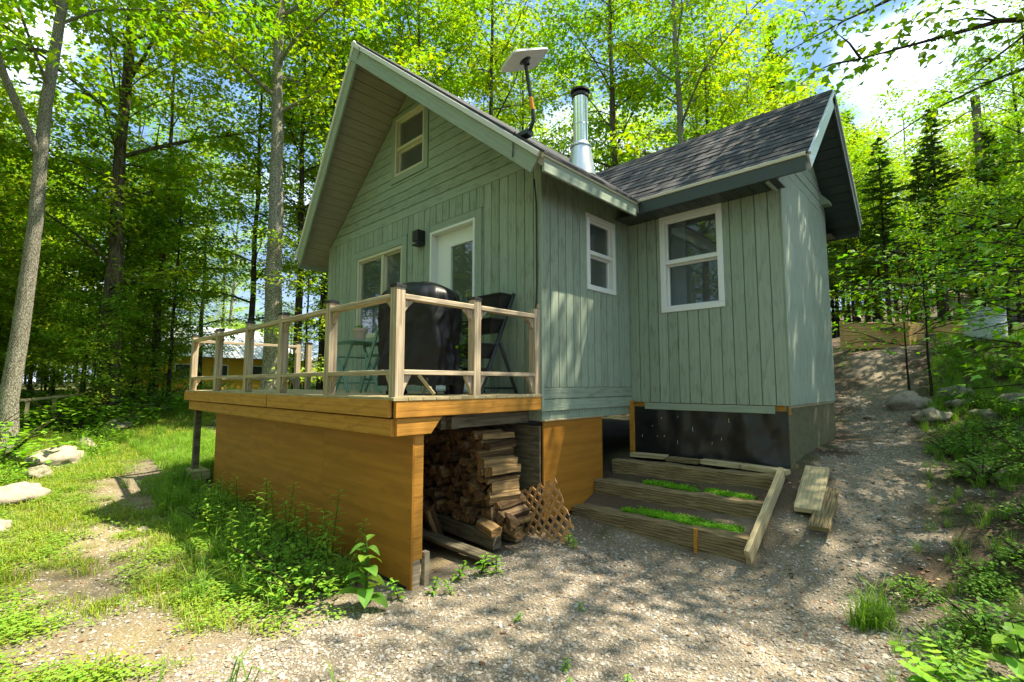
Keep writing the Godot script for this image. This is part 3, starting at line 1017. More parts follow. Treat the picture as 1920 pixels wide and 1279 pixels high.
		part("fascia", bar(Vector3(fx, ye - 0.145, ez), Vector3(fx, ye - 0.145, zend), 0.03, 0.15), M.paint_trim, roof)
		part("drip_edge", bar(Vector3(fx + 0.012 * s, ye - 0.05, ez + 0.02), Vector3(fx + 0.012 * s, ye - 0.05, zend), 0.04, 0.05), M.cream, roof)
		# soffit boards
		var t := 0.05
		while t < 3.66:
			var h: float = (t + 0.066) / sqrt(1 + SLOPE * SLOPE)
			var x: float = XR + h * s
			var y := RTOP - SLOPE * h - 0.168
			var zf := lerpf(pz, ez, h / 2.94) - 0.004
			part("soffit_board", bar(Vector3(x, y, zf), Vector3(x, y, -4.02 if absf(x - (XL + XW) / 2) < 2.5 else -9.2), 0.134, 0.014, nrm, 0.003), M.soffit, roof)
			t += 0.138
	# wing roof
	var wr := holder("roof", cabin)
	wr.set_meta("label", "dark shingled roof of the side wing")
	var ry := 5.30
	var xo := -1.125
	var run := 1.53
	var we := ry - s2 * run
	for s in [1.0, -1.0]:
		var zr := -7.03
		var zz: float = zr + run * s
		var vx := func(y: float) -> float: return XR + (RTOP - y) / SLOPE - 0.05
		var q := [Vector3(xo, ry, zr), Vector3(vx.call(ry), ry, zr), Vector3(vx.call(we), we, zz), Vector3(xo, we, zz)]
		if s < 0: q.reverse()
		var low := []
		for p in q: low.append(p - Vector3(0, 0.01, 0))
		part("roof_deck", prism(low, 0.12), M.slate, wr)
		var nrm := Vector3(0, 1, s2 * s).normalized()
		var upv := Vector3(0, s2, -s).normalized()
		# shingles: each a wedge lying on the one below
		var fr := Transform3D(Basis(Vector3(s, 0, 0), upv, nrm), Vector3(xo if s > 0 else -4.7, we, zz))
		var len := run * sqrt(1 + s2 * s2)
		if s > 0:
			var y := -0.02
			var row := 0
			while y < len - 0.02:
				var x := 0.02
				var first := rng.randf_range(0.1, 0.35)
				while x > -3.6:
					var w := rng.randf_range(0.16, 0.38) if x < 0.0 else first
					var poly := rect(x - w + 0.003, y, x, minf(y + 0.19, len + 0.005))
					# valley: world x >= line between the eave and ridge valley points
					var va: float = vx.call(we) - xo
					var vb: float = vx.call(ry) - xo
					poly = cut(poly, -1.0, (vb - va) / len, -va)
					if poly.size() >= 3:
						framed("shingle", slab(poly, 0.0, 0.012 + rng.randf() * 0.006, 0.0015, true, 0.011), M.shingles[[0, 1, 1, 2, 2, 3][rng.randi() % 6]], wr, fr)
					x -= w
				y += 0.145
				row += 1
		else:
			part("roofing", slab_on(fr, rect(0, -0.02, 3.6, len)), M.shingles[1], wr)
		# eave fascia with white drip edge, boxed soffit
		part("fascia", bar(Vector3(xo, we - 0.115, zz + 0.012 * s), Vector3(-3.0, we - 0.115, zz + 0.012 * s), 0.025, 0.15), M.slate, wr)
		part("drip_edge", bar(Vector3(xo + 0.003, we - 0.018, zz + 0.022 * s), Vector3(-3.0, we - 0.018, zz + 0.022 * s), 0.03, 0.04), M.cream, wr)
		var zin: float = -5.87 if s > 0 else -8.19
		var x := xo - 0.36
		while x > -3.38:
			part("soffit_panel", bar(Vector3(x, we - 0.17, zz), Vector3(x, we - 0.17, zin), 0.146, 0.012, Vector3.UP, 0.004), M.slate, wr)
			x -= 0.15
		# end barge and its sloping soffit
		var a := Vector3(xo + 0.014, ry, zr) - nrm * 0.09
		var b := Vector3(xo + 0.014, we, zz) - nrm * 0.09
		part("barge_board", bar(a, b + (b - a).normalized() * 0.02, 0.026, 0.16, nrm, 0.004), M.flash if s > 0 else M.slate, wr)
		part("drip_edge", bar(a + nrm * 0.075 + Vector3(0.016, 0, 0), b + nrm * 0.075 + Vector3(0.016, 0, 0), 0.03, 0.035, nrm), M.flash if s > 0 else M.drip, wr)
		var t := 0.07
		while t < len - 0.02:
			var c := Vector3(0, ry, zr) - upv * t - nrm * 0.135
			part("soffit_panel", bar(Vector3(xo, c.y, c.z), Vector3(XA - 0.0, c.y, c.z), 0.136, 0.012, nrm, 0.004), M.slate, wr)
			t += 0.14
	for s in [1.0, -1.0]:
		var nrm := Vector3(0, 1, s2 * s).normalized()
		var dn := Vector3(0, -s2, s).normalized()
		var kx := xo + 0.02
		while kx > -4.6:
			var c := Vector3(0, ry + 0.014, -7.03) + dn * 0.055
			part("ridge_cap", bar(Vector3(kx, c.y, c.z), Vector3(kx - 0.19, c.y + 0.001, c.z), 0.12, 0.008, nrm, 0.002), M.shingles[rng.randi() % 3], wr)
			kx -= 0.192
	part("eave_return", box(Vector3(-1.50, 3.80, -5.69), Vector3(0.03, 0.13, 0.33)), M.paint_trim, cabin)
	# foundation
	var fo := holder("foundation", cabin)
	part("skirt_panel", box(Vector3(-3.42, 0.68, -4.62), Vector3(0.02, 1.02, 1.13)), M.ply, fo)
	part("sill_beam", box(Vector3(-3.45, 1.25, -4.75), Vector3(0.1, 0.09, 1.45)), M.stain, fo)
	part("skirt_cap", box(Vector3(-3.42, 1.20, -4.62), Vector3(0.07, 0.02, 1.14)), M.board, fo)
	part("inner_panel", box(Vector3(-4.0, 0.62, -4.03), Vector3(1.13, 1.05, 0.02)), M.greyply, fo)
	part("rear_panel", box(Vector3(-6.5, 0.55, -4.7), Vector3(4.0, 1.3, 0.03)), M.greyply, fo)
	part("corner_post", box(Vector3(-3.36, 1.0, -5.83), Vector3(0.05, 0.75, 0.05)), M.stain, fo)
	part("rim_joist", box(Vector3(-2.44, 1.31, -5.93), Vector3(1.9, 0.1, 0.08)), M.stain, fo)
	part("end_panel", box(Vector3(XA - 0.015, 0.95, -7.03), Vector3(0.02, 0.84, 2.31)), M.concrete, fo)
	part("sill_board", box(Vector3(XA - 0.02, 1.345, -7.03), Vector3(0.04, 0.03, 2.3)), M.board, fo)
	part("floor_deck", box(Vector3(-5.94, 1.22, -6.5), Vector3(5.0, 0.06, 4.9)), M.greyply, fo)
	# black plastic sheet with folds
	var tm := MB.new()
	var nxn := 60
	var nyn := 14
	var f := FastNoiseLite.new()
	f.seed = 8
	f.frequency = 1.0
	var grid := []
	for j in nyn + 1:
		for i in nxn + 1:
			var u := float(i) / nxn
			var w := float(j) / nyn
			var x := lerpf(-3.37, XA - 0.01, u)
			var fold := 0.0
			for c in [0.15, 0.3, 0.72]:
				fold += sin((u - c + (w - 1.0) * (u - c) * 0.8) * 40.0) * exp(-pow((u - c) * 4.0, 2.0)) * 0.02 * (1.2 - w)
			grid.append(Vector3(x, lerpf(0.66, 1.30, w), ZA - 0.0 + 0.012 + fold + f.get_noise_2d(u * 9.0, w * 3.0) * 0.012))
	for j in nyn:
		for i in nxn:
			var q := j * (nxn + 1) + i
			tm.quad(grid[q], grid[q + 1], grid[q + nxn + 2], grid[q + nxn + 1])
	var tarp := part("plastic_sheet", smooth(tm), M.tarp, fo)
	tarp.set_meta("label", "black plastic sheet hung below the wing wall")
	var pmk := MB.new()
	for i in 11:
		var px := rng.randf_range(-3.3, -1.55)
		var py := rng.randf_range(0.74, 1.2)
		add_bar(pmk, Vector3(px, py, ZA + 0.045), Vector3(px + rng.randf_range(-0.006, 0.006), py + rng.randf_range(0.008, 0.07), ZA + 0.045), 0.003, 0.003, Vector3.BACK, 0.0008)
	var drops := part("paint_drips", pmk.mesh(), M.white, fo)
	drops.set_meta("kind", "stuff")
	# stove pipe
	var ch := holder("chimney", cabin)
	ch.set_meta("label", "shiny steel stove pipe with black cap")
	var c := Vector3(-3.75, 0, -5.29)
	part("flashing", lathe([Vector2(0.20, 4.40), Vector2(0.175, 4.56), Vector2(0.135, 4.83)], c, 28), M.galv, ch)
	part("storm_collar", lathe([Vector2(0.145, 4.82), Vector2(0.148, 4.84), Vector2(0.105, 4.89), Vector2(0.1, 4.89)], c, 28), M.galv, ch)
	part("pipe", lathe([Vector2(0.1, 4.8), Vector2(0.1, 5.14), Vector2(0.103, 5.145), Vector2(0.1, 5.15), Vector2(0.1, 5.56)], c, 32), M.steel, ch)
	part("cap_band", lathe([Vector2(0.1, 5.54), Vector2(0.118, 5.55), Vector2(0.118, 5.59), Vector2(0.07, 5.6)], c, 28), M.black, ch)
	part("cap_screen", lathe([Vector2(0.085, 5.585), Vector2(0.085, 5.63)], c, 24), M.blackmetal, ch)
	part("cap", lathe([Vector2(0.08, 5.615), Vector2(0.135, 5.62), Vector2(0.136, 5.645), Vector2(0.09, 5.675), Vector2(0.0, 5.685)], c, 28), M.black, ch)
	# fittings that hang on the walls
	var lamp := thing("wall_lantern", "black square wall lantern beside the white door", "wall light", Vector3(-5.58, 3.53, ZG + 0.02))
	part("backplate", box(Vector3(-5.58, 3.65, ZG + 0.026), Vector3(0.12, 0.2, 0.02)), M.black, lamp)
	part("housing", box(Vector3(-5.58, 3.67, ZG + 0.09), Vector3(0.13, 0.16, 0.12), 0.008), M.black, lamp)
	part("lens", box(Vector3(-5.58, 3.575, ZG + 0.09), Vector3(0.11, 0.03, 0.1)), M.glass, lamp)
	part("base_rim", box(Vector3(-5.58, 3.545, ZG + 0.09), Vector3(0.13, 0.025, 0.12)), M.black, lamp)
	var vent := thing("vent_hood", "small pale hooded vent high on the wing's end wall", "vent", Vector3(XA + 0.03, 4.1, -7.95))
	var vm := MB.new()
	var va := [Vector3(XA + 0.015, 4.13, -7.88), Vector3(XA + 0.015, 4.13, -8.04), Vector3(XA + 0.015, 4.31, -8.04), Vector3(XA + 0.015, 4.31, -7.88), Vector3(XA + 0.13, 4.13, -7.88), Vector3(XA + 0.13, 4.13, -8.04), Vector3(XA + 0.13, 4.17, -8.04), Vector3(XA + 0.13, 4.17, -7.88)]
	vm.quad(va[4], va[5], va[6], va[7]); vm.quad(va[7], va[6], va[2], va[3]); vm.quad(va[0], va[1], va[5], va[4]); vm.quad(va[0], va[4], va[7], va[3]); vm.quad(va[1], va[2], va[6], va[5])
	part("hood", vm.mesh(), M.paint_trim, vent)
	part("flange", box(Vector3(XA + 0.022, 4.21, -7.96), Vector3(0.012, 0.24, 0.22)), M.paint_trim, vent)
	solo("cable", tube([Vector3(-3.42, 3.86, -3.93), Vector3(-3.43, 3.6, -3.975), Vector3(-3.43, 2.7, -3.978), Vector3(-3.44, 2.42, -3.975), Vector3(-3.52, 2.38, -3.97), Vector3(-3.58, 2.37, -3.97)], [0.009, 0.009, 0.009, 0.009, 0.009, 0.009], 6), M.black, Transform3D.IDENTITY, "thin black cable running down the gable wall corner", "cable")
	solo("cable", tube([Vector3(-3.30, 4.20, -3.5), Vector3(-3.33, 4.16, -3.5), Vector3(-3.34, 4.02, -3.505), Vector3(-3.36, 3.95, -3.52)], [0.006, 0.006, 0.006, 0.006], 6), M.black, Transform3D.IDENTITY, "short black cable looped over the barge board", "cable")
	# satellite dish
	var di := thing("satellite_dish", "flat white rectangular satellite dish on a bent dark mast", "satellite dish", Vector3(-3.23, 4.12, -3.62))
	part("foot", box(Vector3(-3.27, 4.20, -3.62), Vector3(0.14, 0.06, 0.1), 0.01), M.blackmetal, di)
	part("mast", tube([Vector3(-3.30, 4.19, -3.62), Vector3(-3.20, 4.23, -3.62), Vector3(-3.155, 4.30, -3.615), Vector3(-3.15, 4.38, -3.61), Vector3(-3.175, 4.87, -3.525)], [0.021, 0.021, 0.021, 0.021, 0.02], 10), M.blackmetal, di)
	part("sticker", tube([Vector3(-3.152, 4.42, -3.603), Vector3(-3.159, 4.545, -3.581)], [0.0225, 0.0222], 10), M.orange_sticker, di)
	var rx := Vector3(0.18, 0.433, -0.883).normalized()
	var rn := Vector3(-0.256, 0.888, 0.383).normalized()
	rn = (rn - rx * rn.dot(rx)).normalized()
	var ry2 := rn.cross(rx)
	var dc := Vector3(-3.17, 4.915, -3.51)
	var pm := MB.new()
	var pf := PackedVector2Array()
	for k in 24:
		var a := TAU * k / 24.0
		pf.append(Vector2(signf(cos(a)) * pow(absf(cos(a)), 0.25) * 0.25, signf(sin(a)) * pow(absf(sin(a)), 0.25) * 0.153))
	add_slab(pm, pf, 0.0, 0.025, 0.006)
	framed("panel", pm.mesh(), M.dish, di, Transform3D(Basis(rx, ry2, rn), dc))
	framed("socket", lathe([Vector2(0.03, -0.05), Vector2(0.035, -0.01), Vector2(0.07, 0.002)], Vector3.ZERO, 14), M.blackmetal, di, Transform3D(Basis(rx, rn, -ry2), dc))

func slab_on(fr: Transform3D, poly: PackedVector2Array) -> ArrayMesh:
	var m := MB.new()
	add_slab(m, poly, 0.0, 0.02)
	for i in m.v.size():
		m.v[i] = fr * m.v[i]
		m.n[i] = fr.basis * m.n[i]
	return m.mesh()

# ---------------------------------------------------------------- deck
func brace(root: Node3D, at: Vector3, dir: Vector3, h: float, l: float, m: Material) -> void:
	# a curved bracket under a rail: outline in the plane of dir and up
	var poly := PackedVector2Array([Vector2(0, 0), Vector2(0.02, -h), Vector2(0.0, -h)])
	poly = PackedVector2Array([Vector2(0, -h), Vector2(0.012, -h), Vector2(l * 0.45, -h * 0.52), Vector2(l, -0.012), Vector2(l, 0), Vector2(0, 0)])
	var side := dir.cross(Vector3.UP).normalized()
	var fr := Transform3D(Basis(dir, Vector3.UP, side), at - side * 0.019)
	framed("brace", slab(poly, 0.0, 0.038, 0.003, false), m, root, fr)

func make_deck() -> void:
	var d := thing("deck", "raised wooden deck with open railing and orange skirt below", "deck", Vector3(-6.5, -0.1, -3.0))
	# deck boards run along the house
	var z := -2.165
	while z > -4.0:
		var w := minf(0.138, z + 4.0)
		part("deck_board", bar(Vector3(-9.78, DECK - 0.014, z - w / 2), Vector3(-3.38, DECK - 0.014, z - w / 2), w, 0.028, Vector3.UP, 0.004), M.board, d)
		z -= 0.144
	# fascias
	part("fascia_board", box(Vector3(-7.91, 1.398, -2.165), Vector3(3.71, 0.142, 0.038)), M.stain, d)
	part("fascia_board", box(Vector3(-4.735, 1.398, -2.168), Vector3(2.59, 0.142, 0.038)), M.stain, d)
	part("fascia_board", box(Vector3(-6.52, 1.244, -2.205), Vector3(6.16, 0.14, 0.038)), M.stain, d)
	part("fascia_board", box(Vector3(-3.405, 1.397, -3.095), Vector3(0.038, 0.15, 1.80)), M.stain, d)
	var fr := frame_x(-3.44)
	framed("fascia_board", slab(PackedVector2Array([Vector2(2.216, 1.175), Vector2(2.56, 1.175), Vector2(2.68, 1.317), Vector2(2.216, 1.317)]), 0.0, 0.036, 0.003), M.stain, d, fr)
	# framing underneath
	part("rim_joist", box(Vector3(-3.60, 1.245, -3.4), Vector3(0.04, 0.13, 1.2)), M.greyply, d)
	var x := -3.9
	while x > -9.7:
		part("joist", box(Vector3(x, 1.38, -3.09), Vector3(0.04, 0.165, 1.78)), M.greyply, d)
		x -= 0.42
	part("joist", box(Vector3(-6.5, 1.24, -2.9), Vector3(6.0, 0.11, 0.08)), M.greyply, d)
	# skirt of plywood sheets and posts under the deck
	for q in [[-8.83, -7.282], [-7.278, -5.062], [-5.058, -3.435]]:
		part("skirt_panel", box(Vector3((q[0] + q[1]) / 2, 0.535, -2.405), Vector3(q[1] - q[0], 1.27, 0.018), 0.002), M.ply, d)
	var heads := MB.new()
	for q in [-8.8, -7.31, -7.25, -5.1, -5.02, -3.47, -8.05, -6.2, -4.2]:
		for k in 5:
			var c := Vector3(q + rng.randf_range(-0.01, 0.01), 0.05 + k * 0.26 + rng.randf_range(-0.02, 0.02), -2.3945)
			add_tube(heads, [c, c + Vector3(0, 0, 0.0015)], [0.006, 0.005], 6)
	var scr := part("screw_heads", heads.mesh(), M.blackmetal, d)
	scr.set_meta("kind", "stuff")
	part("skirt_post", box(Vector3(-3.475, 0.66, -2.462), Vector3(0.075, 1.03, 0.09)), M.stain, d)
	part("post_block", box(Vector3(-3.49, 0.02, -2.46), Vector3(0.07, 0.26, 0.08)), M.cedar, d)
	part("post_block", box(Vector3(-3.46, 0.05, -2.56), Vector3(0.05, 0.28, 0.05)), M.cedar, d)
	part("skirt_post", box(Vector3(-9.5, 0.68, -2.3), Vector3(0.09, 0.99, 0.09)), M.greyply, d)
	part("post_block", box(Vector3(-9.45, 0.12, -2.32), Vector3(0.5, 0.14, 0.25)), M.board, d)
	part("gap_shade_strip", box(Vector3(-6.1, -0.12, -2.39), Vector3(5.2, 0.12, 0.01)), M.tarp, d)  # black strip standing in for the shade in the gap below the skirt
	# railing
	var fx := [-9.6, -8.245, -6.945, -5.81, -4.615, -3.44]
	var ph := 0.935
	var posts := []
	for i in 6: posts.append(Vector3(fx[i], DECK, -2.225))
	posts.append(Vector3(-3.445, DECK, -3.085))
	posts.append(Vector3(-3.445, DECK, -3.955))
	posts.append(Vector3(-9.7, DECK, -4.0))
	posts.append(Vector3(-9.7, DECK, -4.22))
	for i in posts.size():
		var p: Vector3 = posts[i]
		part("post", bar(p, p + Vector3(0, ph - 0.02, 0), 0.09, 0.09, Vector3.RIGHT, 0.005), M.cedar, d)
		if i != 7:
			part("post_cap", lathe4(p + Vector3(0, ph - 0.03, 0)), M.black, d)
	var rails := []
	for i in 5: rails.append([posts[i], posts[i + 1]])
	rails.append([posts[5], posts[6]]); rails.append([posts[6], posts[7]]); rails.append([posts[0] + Vector3(-0.06, 0, 0), posts[8] + Vector3(0.04, 0, 0)])
	for rr in rails:
		var a: Vector3 = rr[0]
		var b: Vector3 = rr[1]
		var dir := (b - a).normalized()
		var e := dir * 0.046
		part("top_rail", bar(a + e + Vector3(0, 0.835, 0), b - e + Vector3(0, 0.835, 0), 0.088, 0.045), M.cedar, d)
		part("lower_rail", bar(a + e + Vector3(0, 0.205, 0), b - e + Vector3(0, 0.205, 0), 0.088, 0.04), M.cedar, d)
		for k in 2:
			var p: Vector3 = (a + e) if k == 0 else (b - e)
			var q: Vector3 = dir if k == 0 else -dir
			brace(d, p + Vector3(0, 0.812, 0), q, 0.11, 0.10, M.cedar)
			brace(d, p + Vector3(0, 0.184, 0), q, 0.165, 0.085, M.cedar)
	part("wall_trim", box(Vector3(-3.43, 1.98, -3.99), Vector3(0.05, 0.98, 0.03)), M.cedar, d)

func lathe4(at: Vector3) -> ArrayMesh:
	var m := MB.new()
	add_bar(m, at, at + Vector3(0, 0.025, 0), 0.104, 0.104, Vector3.RIGHT, 0.006)
	var h := at + Vector3(0, 0.025, 0)
	var k := [Vector3(-0.048, 0, -0.048), Vector3(0.048, 0, -0.048), Vector3(0.048, 0, 0.048), Vector3(-0.048, 0, 0.048)]
	for i in 4:
		m.tri(h + k[(i + 1) % 4], h + k[i], h + Vector3(0, 0.018, 0))
	return m.mesh()

# ---------------------------------------------------------------- things on the deck
func deck_things() -> void:
	var r := RandomNumberGenerator.new()
	r.seed = 12
	# grill under its cover
	var c := Vector3(-4.12, DECK, -2.93)
	var f := FastNoiseLite.new()
	f.seed = 21
	f.frequency = 1.7
	f.fractal_octaves = 3
	var g := thing("covered_grill", "barbecue grill under a creased black fabric cover", "grill", c)
	var m := MB.new()
	var rows := 40
	var cols := 72
	var pts := []
	for j in rows + 1:
		var t := float(j) / rows
		for i in cols:
			var a := TAU * i / cols
			var y := 0.09 + 0.86 * minf(t / 0.72, 1.0)
			var rr := 1.0
			if t > 0.72:
				var q := (t - 0.72) / 0.28 * PI / 2
				rr = cos(q)
				y = 0.95 + 0.2 * sin(q)
			var sq := pow(pow(absf(cos(a)), 3.2) + pow(absf(sin(a)), 3.2), -1.0 / 3.2)
			var fold := f.get_noise_3d(cos(a) * 1.3, y * 1.1, sin(a) * 1.3) * 0.10 + absf(f.get_noise_3d(cos(a) * 3.0, y * 2.2, sin(a) * 3.0)) * -0.05
			var low := (1.0 - t) * (1.0 - t) * 0.05 * sin(a * 9.0 + f.get_noise_1d(a * 3.0) * 4.0)
			var k := (1.0 + (fold + low) * clampf(1.6 - t, 0, 1)) * rr
			pts.append(c + Vector3(cos(a) * sq * 0.40 * k, y - fold * 0.08, sin(a) * sq * 0.27 * k).rotated(Vector3.UP, 0.5) * 1.0)
	# rotate about the grill's own axis
	for i in pts.size():
		var p: Vector3 = pts[i]
		var y := i / cols
		var t := float(y) / rows
		var a := TAU * (i % cols) / cols
		var yy := 0.09 + 0.86 * minf(t / 0.72, 1.0)
		var rr := 1.0
		if t > 0.72:
			var q := (t - 0.72) / 0.28 * PI / 2
			rr = cos(q); yy = 0.95 + 0.2 * sin(q)
		var sq := pow(pow(absf(cos(a)), 3.2) + pow(absf(sin(a)), 3.2), -1.0 / 3.2)
		var fold := f.get_noise_3d(cos(a) * 1.3, yy * 1.1, sin(a) * 1.3) * 0.16 - absf(f.get_noise_3d(cos(a) * 3.0, yy * 2.2, sin(a) * 3.0)) * 0.13
		var low := (1.0 - t) * (1.0 - t) * 0.05 * sin(a * 9.0 + f.get_noise_1d(a * 3.0) * 4.0)
		var k := (1.0 + (fold + low) * clampf(1.6 - t, 0, 1)) * rr
		pts[i] = c + Vector3(cos(a) * sq * 0.41 * k, yy - fold * 0.1, sin(a) * sq * 0.29 * k).rotated(Vector3.UP, 0.45)
	for j in rows:
		for i in cols:
			var a := j * cols + i
			var b := j * cols + (i + 1) % cols
			m.quad(pts[b], pts[a], pts[a + cols], pts[b + cols])
	part("cover", smooth(m), M.fabric, g)
	for s in [[-0.25, -0.15], [0.25, -0.15], [0.25, 0.15], [-0.25, 0.15]]:
		var o: Vector3 = c + Vector3(s[0], 0, s[1]).rotated(Vector3.UP, 0.45)
		part("leg", bar(o + Vector3(0, 0.02, 0), o + Vector3(0, 0.4, 0), 0.03, 0.03, Vector3.RIGHT), M.blackmetal, g)
		part("caster", lathe([Vector2(0.0, 0.0), Vector2(0.03, 0.004), Vector2(0.035, 0.03), Vector2(0.0, 0.05)], o, 10), M.black, g)
	# folding table and chair
	var tb := thing("folding_table", "small teal folding table with slatted top by the window", "table", Vector3(-5.95, DECK, -3.25))
	for k in 7:
		part("slat", box(Vector3(-6.19 + k * 0.08, DECK + 0.655, -3.25), Vector3(0.07, 0.016, 0.5)), M.teal, tb)
	for zz in [-3.47, -3.03]:
		part("apron", box(Vector3(-5.95, DECK + 0.632, zz), Vector3(0.52, 0.03, 0.02)), M.teal, tb)
		part("leg", bar(Vector3(-6.17, DECK, zz - 0.02), Vector3(-5.74, DECK + 0.62, zz - 0.02), 0.022, 0.04), M.teal, tb)
		part("leg", bar(Vector3(-5.73, DECK, zz + 0.02), Vector3(-6.16, DECK + 0.62, zz + 0.02), 0.022, 0.04), M.teal, tb)
	for q in [[-6.10, 0.12], [-5.80, 0.12], [-6.05, 0.46]]:
		part("stretcher", box(Vector3(q[0], DECK + q[1], -3.25), Vector3(0.035, 0.02, 0.46)), M.teal, tb)
	var chr := thing("folding_chair", "teal wooden folding chair standing beside the covered grill", "chair", Vector3(-5.1, DECK, -3.15))
	for zz in [-3.34, -2.96]:
		part("leg", bar(Vector3(-5.36, DECK, zz), Vector3(-4.92, DECK + 0.84, zz), 0.02, 0.045), M.teal, chr)
		part("leg", bar(Vector3(-4.93, DECK, zz + (0.025 if zz < -3.1 else -0.025)), Vector3(-5.30, DECK + 0.47, zz + (0.025 if zz < -3.1 else -0.025)), 0.02, 0.045), M.teal, chr)
	for k in 5:
		part("seat_slat", box(Vector3(-5.38 + k * 0.075, DECK + 0.45, -3.15), Vector3(0.06, 0.014, 0.36)), M.teal, chr)
	for k in 2:
		part("back_slat", bar(Vector3(-4.985 + k * 0.05, DECK + 0.70 + k * 0.09, -3.36), Vector3(-4.985 + k * 0.05, DECK + 0.70 + k * 0.09, -2.94), 0.014, 0.05), M.teal, chr)
	part("stretcher", box(Vector3(-5.27, DECK + 0.16, -3.15), Vector3(0.02, 0.03, 0.36)), M.teal, chr)
	# pot on the table
	var pot := thing("flower_pot", "clay pot with a low green plant on the teal table", "plant pot", Vector3(-5.82, DECK + 0.664, -3.2))
	part("pot", lathe([Vector2(0.0, 0.0), Vector2(0.062, 0.0), Vector2(0.085, 0.13), Vector2(0.095, 0.13), Vector2(0.097, 0.165), Vector2(0.085, 0.167), Vector2(0.08, 0.14), Vector2(0.0, 0.14)], Vector3(-5.82, DECK + 0.664, -3.2), 22), M.terracotta, pot)
	var pl := MB.new()
	for i in 40:
		var a := r.randf() * TAU
		leaf(pl, Vector3(-5.82 + r.randf_range(-0.06, 0.06), DECK + 0.81 + r.randf_range(0, 0.05), -3.2 + r.randf_range(-0.06, 0.06)), Vector3(cos(a), r.randf_range(0.2, 1.0), sin(a)).normalized(), Vector3.UP, r.randf_range(0.03, 0.07), 0.025, green(r, Color(0.202, 0.368, 0.064)))
	part("foliage", pl.mesh(), M.plant, pot)
	# tiered ladder planter against the wall
	var lp := thing("ladder_planter", "black tiered ladder planter with herbs leaning by the wall", "planter", Vector3(-4.0, DECK, -3.72))
	for x in [-4.26, -3.73]:
		part("rail", bar(Vector3(x, DECK, -3.42), Vector3(x, DECK + 1.12, -3.93), 0.03, 0.045), M.blackmetal, lp)
		part("prop", bar(Vector3(x + 0.02, DECK, -3.95), Vector3(x + 0.02, DECK + 0.55, -3.69), 0.025, 0.035), M.blackmetal, lp)
	part("brace", box(Vector3(-4.0, DECK + 0.2, -3.86), Vector3(0.52, 0.025, 0.02)), M.blackmetal, lp)
	part("brace", box(Vector3(-4.0, DECK + 0.06, -3.93), Vector3(0.52, 0.025, 0.02)), M.blackmetal, lp)
	var tiers := [[0.95, -3.80], [0.66, -3.66], [0.38, -3.54], [0.12, -3.44]]
	for k in 4:
		var y: float = DECK + tiers[k][0]
		var zz: float = tiers[k][1]
		var bm := MB.new()
		var lo := [Vector3(-4.22, y, zz - 0.06), Vector3(-3.77, y, zz - 0.06), Vector3(-3.77, y, zz + 0.06), Vector3(-4.22, y, zz + 0.06)]
		var hi := [Vector3(-4.27, y + 0.15, zz - 0.1), Vector3(-3.72, y + 0.15, zz - 0.1), Vector3(-3.72, y + 0.15, zz + 0.1), Vector3(-4.27, y + 0.15, zz + 0.1)]
		for i in 4:
			var j := (i + 1) % 4
			bm.quad(lo[j], lo[i], hi[i], hi[j])
			add_bar(bm, hi[i], hi[j], 0.018, 0.015)
		bm.quad(lo[0], lo[1], lo[2], lo[3])
		bm.quad(hi[3] - Vector3(0, 0.025, 0), hi[2] - Vector3(0, 0.025, 0), hi[1] - Vector3(0, 0.025, 0), hi[0] - Vector3(0, 0.025, 0))
		part("trough", bm.mesh(), M.black, lp)
		var hm := MB.new()
		for i in [9, 26, 30, 40][k]:
			var a := r.randf() * TAU
			var p := Vector3(r.randf_range(-4.2, -3.78), y + 0.13, zz + r.randf_range(-0.06, 0.06))
			if r.randf() < 0.5:
				blade(hm, p, a, r.randf_range(0.1, 0.24), 0.008, r.randf_range(0.1, 0.7), green(r, Color(0.202, 0.384, 0.080)))
			else:
				leaf(hm, p + Vector3(0, r.randf_range(0, 0.08), 0), Vector3(cos(a), r.randf_range(-0.1, 0.8), sin(a)).normalized(), Vector3.UP, r.randf_range(0.04, 0.09), 0.035, green(r, Color(0.218, 0.416, 0.064)))
		part("herbs", hm.mesh(), M.plant, lp)
	# potted herb beside the grill
	var hp := thing("potted_herb", "leafy potted herb between the grill and the ladder planter", "potted plant", Vector3(-3.98, DECK, -3.3))
	part("pot", lathe([Vector2(0.0, 0.0), Vector2(0.08, 0.0), Vector2(0.11, 0.2), Vector2(0.1, 0.2), Vector2(0.0, 0.18)], Vector3(-3.98, DECK, -3.3), 18), M.black, hp)
	var hm2 := MB.new()
	for i in 220:
		var a := r.randf() * TAU
		var q := Vector3(r.randfn(0, 0.08), r.randf_range(0.15, 0.75), r.randfn(0, 0.08))
		leaf(hm2, Vector3(-3.98, DECK, -3.3) + q, Vector3(cos(a), r.randf_range(-0.3, 0.7), sin(a)).normalized(), Vector3.UP, r.randf_range(0.04, 0.08), 0.04, green(r, Color(0.235, 0.448, 0.064)))
	for i in 6:
		add_tube(hm2, [Vector3(-3.98, DECK + 0.15, -3.3), Vector3(-3.98 + r.randf_range(-0.1, 0.1), DECK + 0.7, -3.3 + r.randf_range(-0.1, 0.1))], [0.005, 0.003], 4, false)
		hm2.tint(Color(0.1, 0.17, 0.04))
	part("foliage", hm2.mesh(), M.plant, hp)
	var pr := thing("wooden_prop", "small crossed wooden prop on the deck under the grill", "prop", Vector3(-3.72, DECK, -2.72))
	part("stick", bar(Vector3(-3.62, DECK + 0.012, -2.75), Vector3(-3.74, DECK + 0.19, -2.66), 0.018, 0.03), M.board, pr)
	part("stick", bar(Vector3(-3.75, DECK + 0.012, -2.72), Vector3(-3.69, DECK + 0.16, -2.72), 0.018, 0.03), M.greyply, pr)

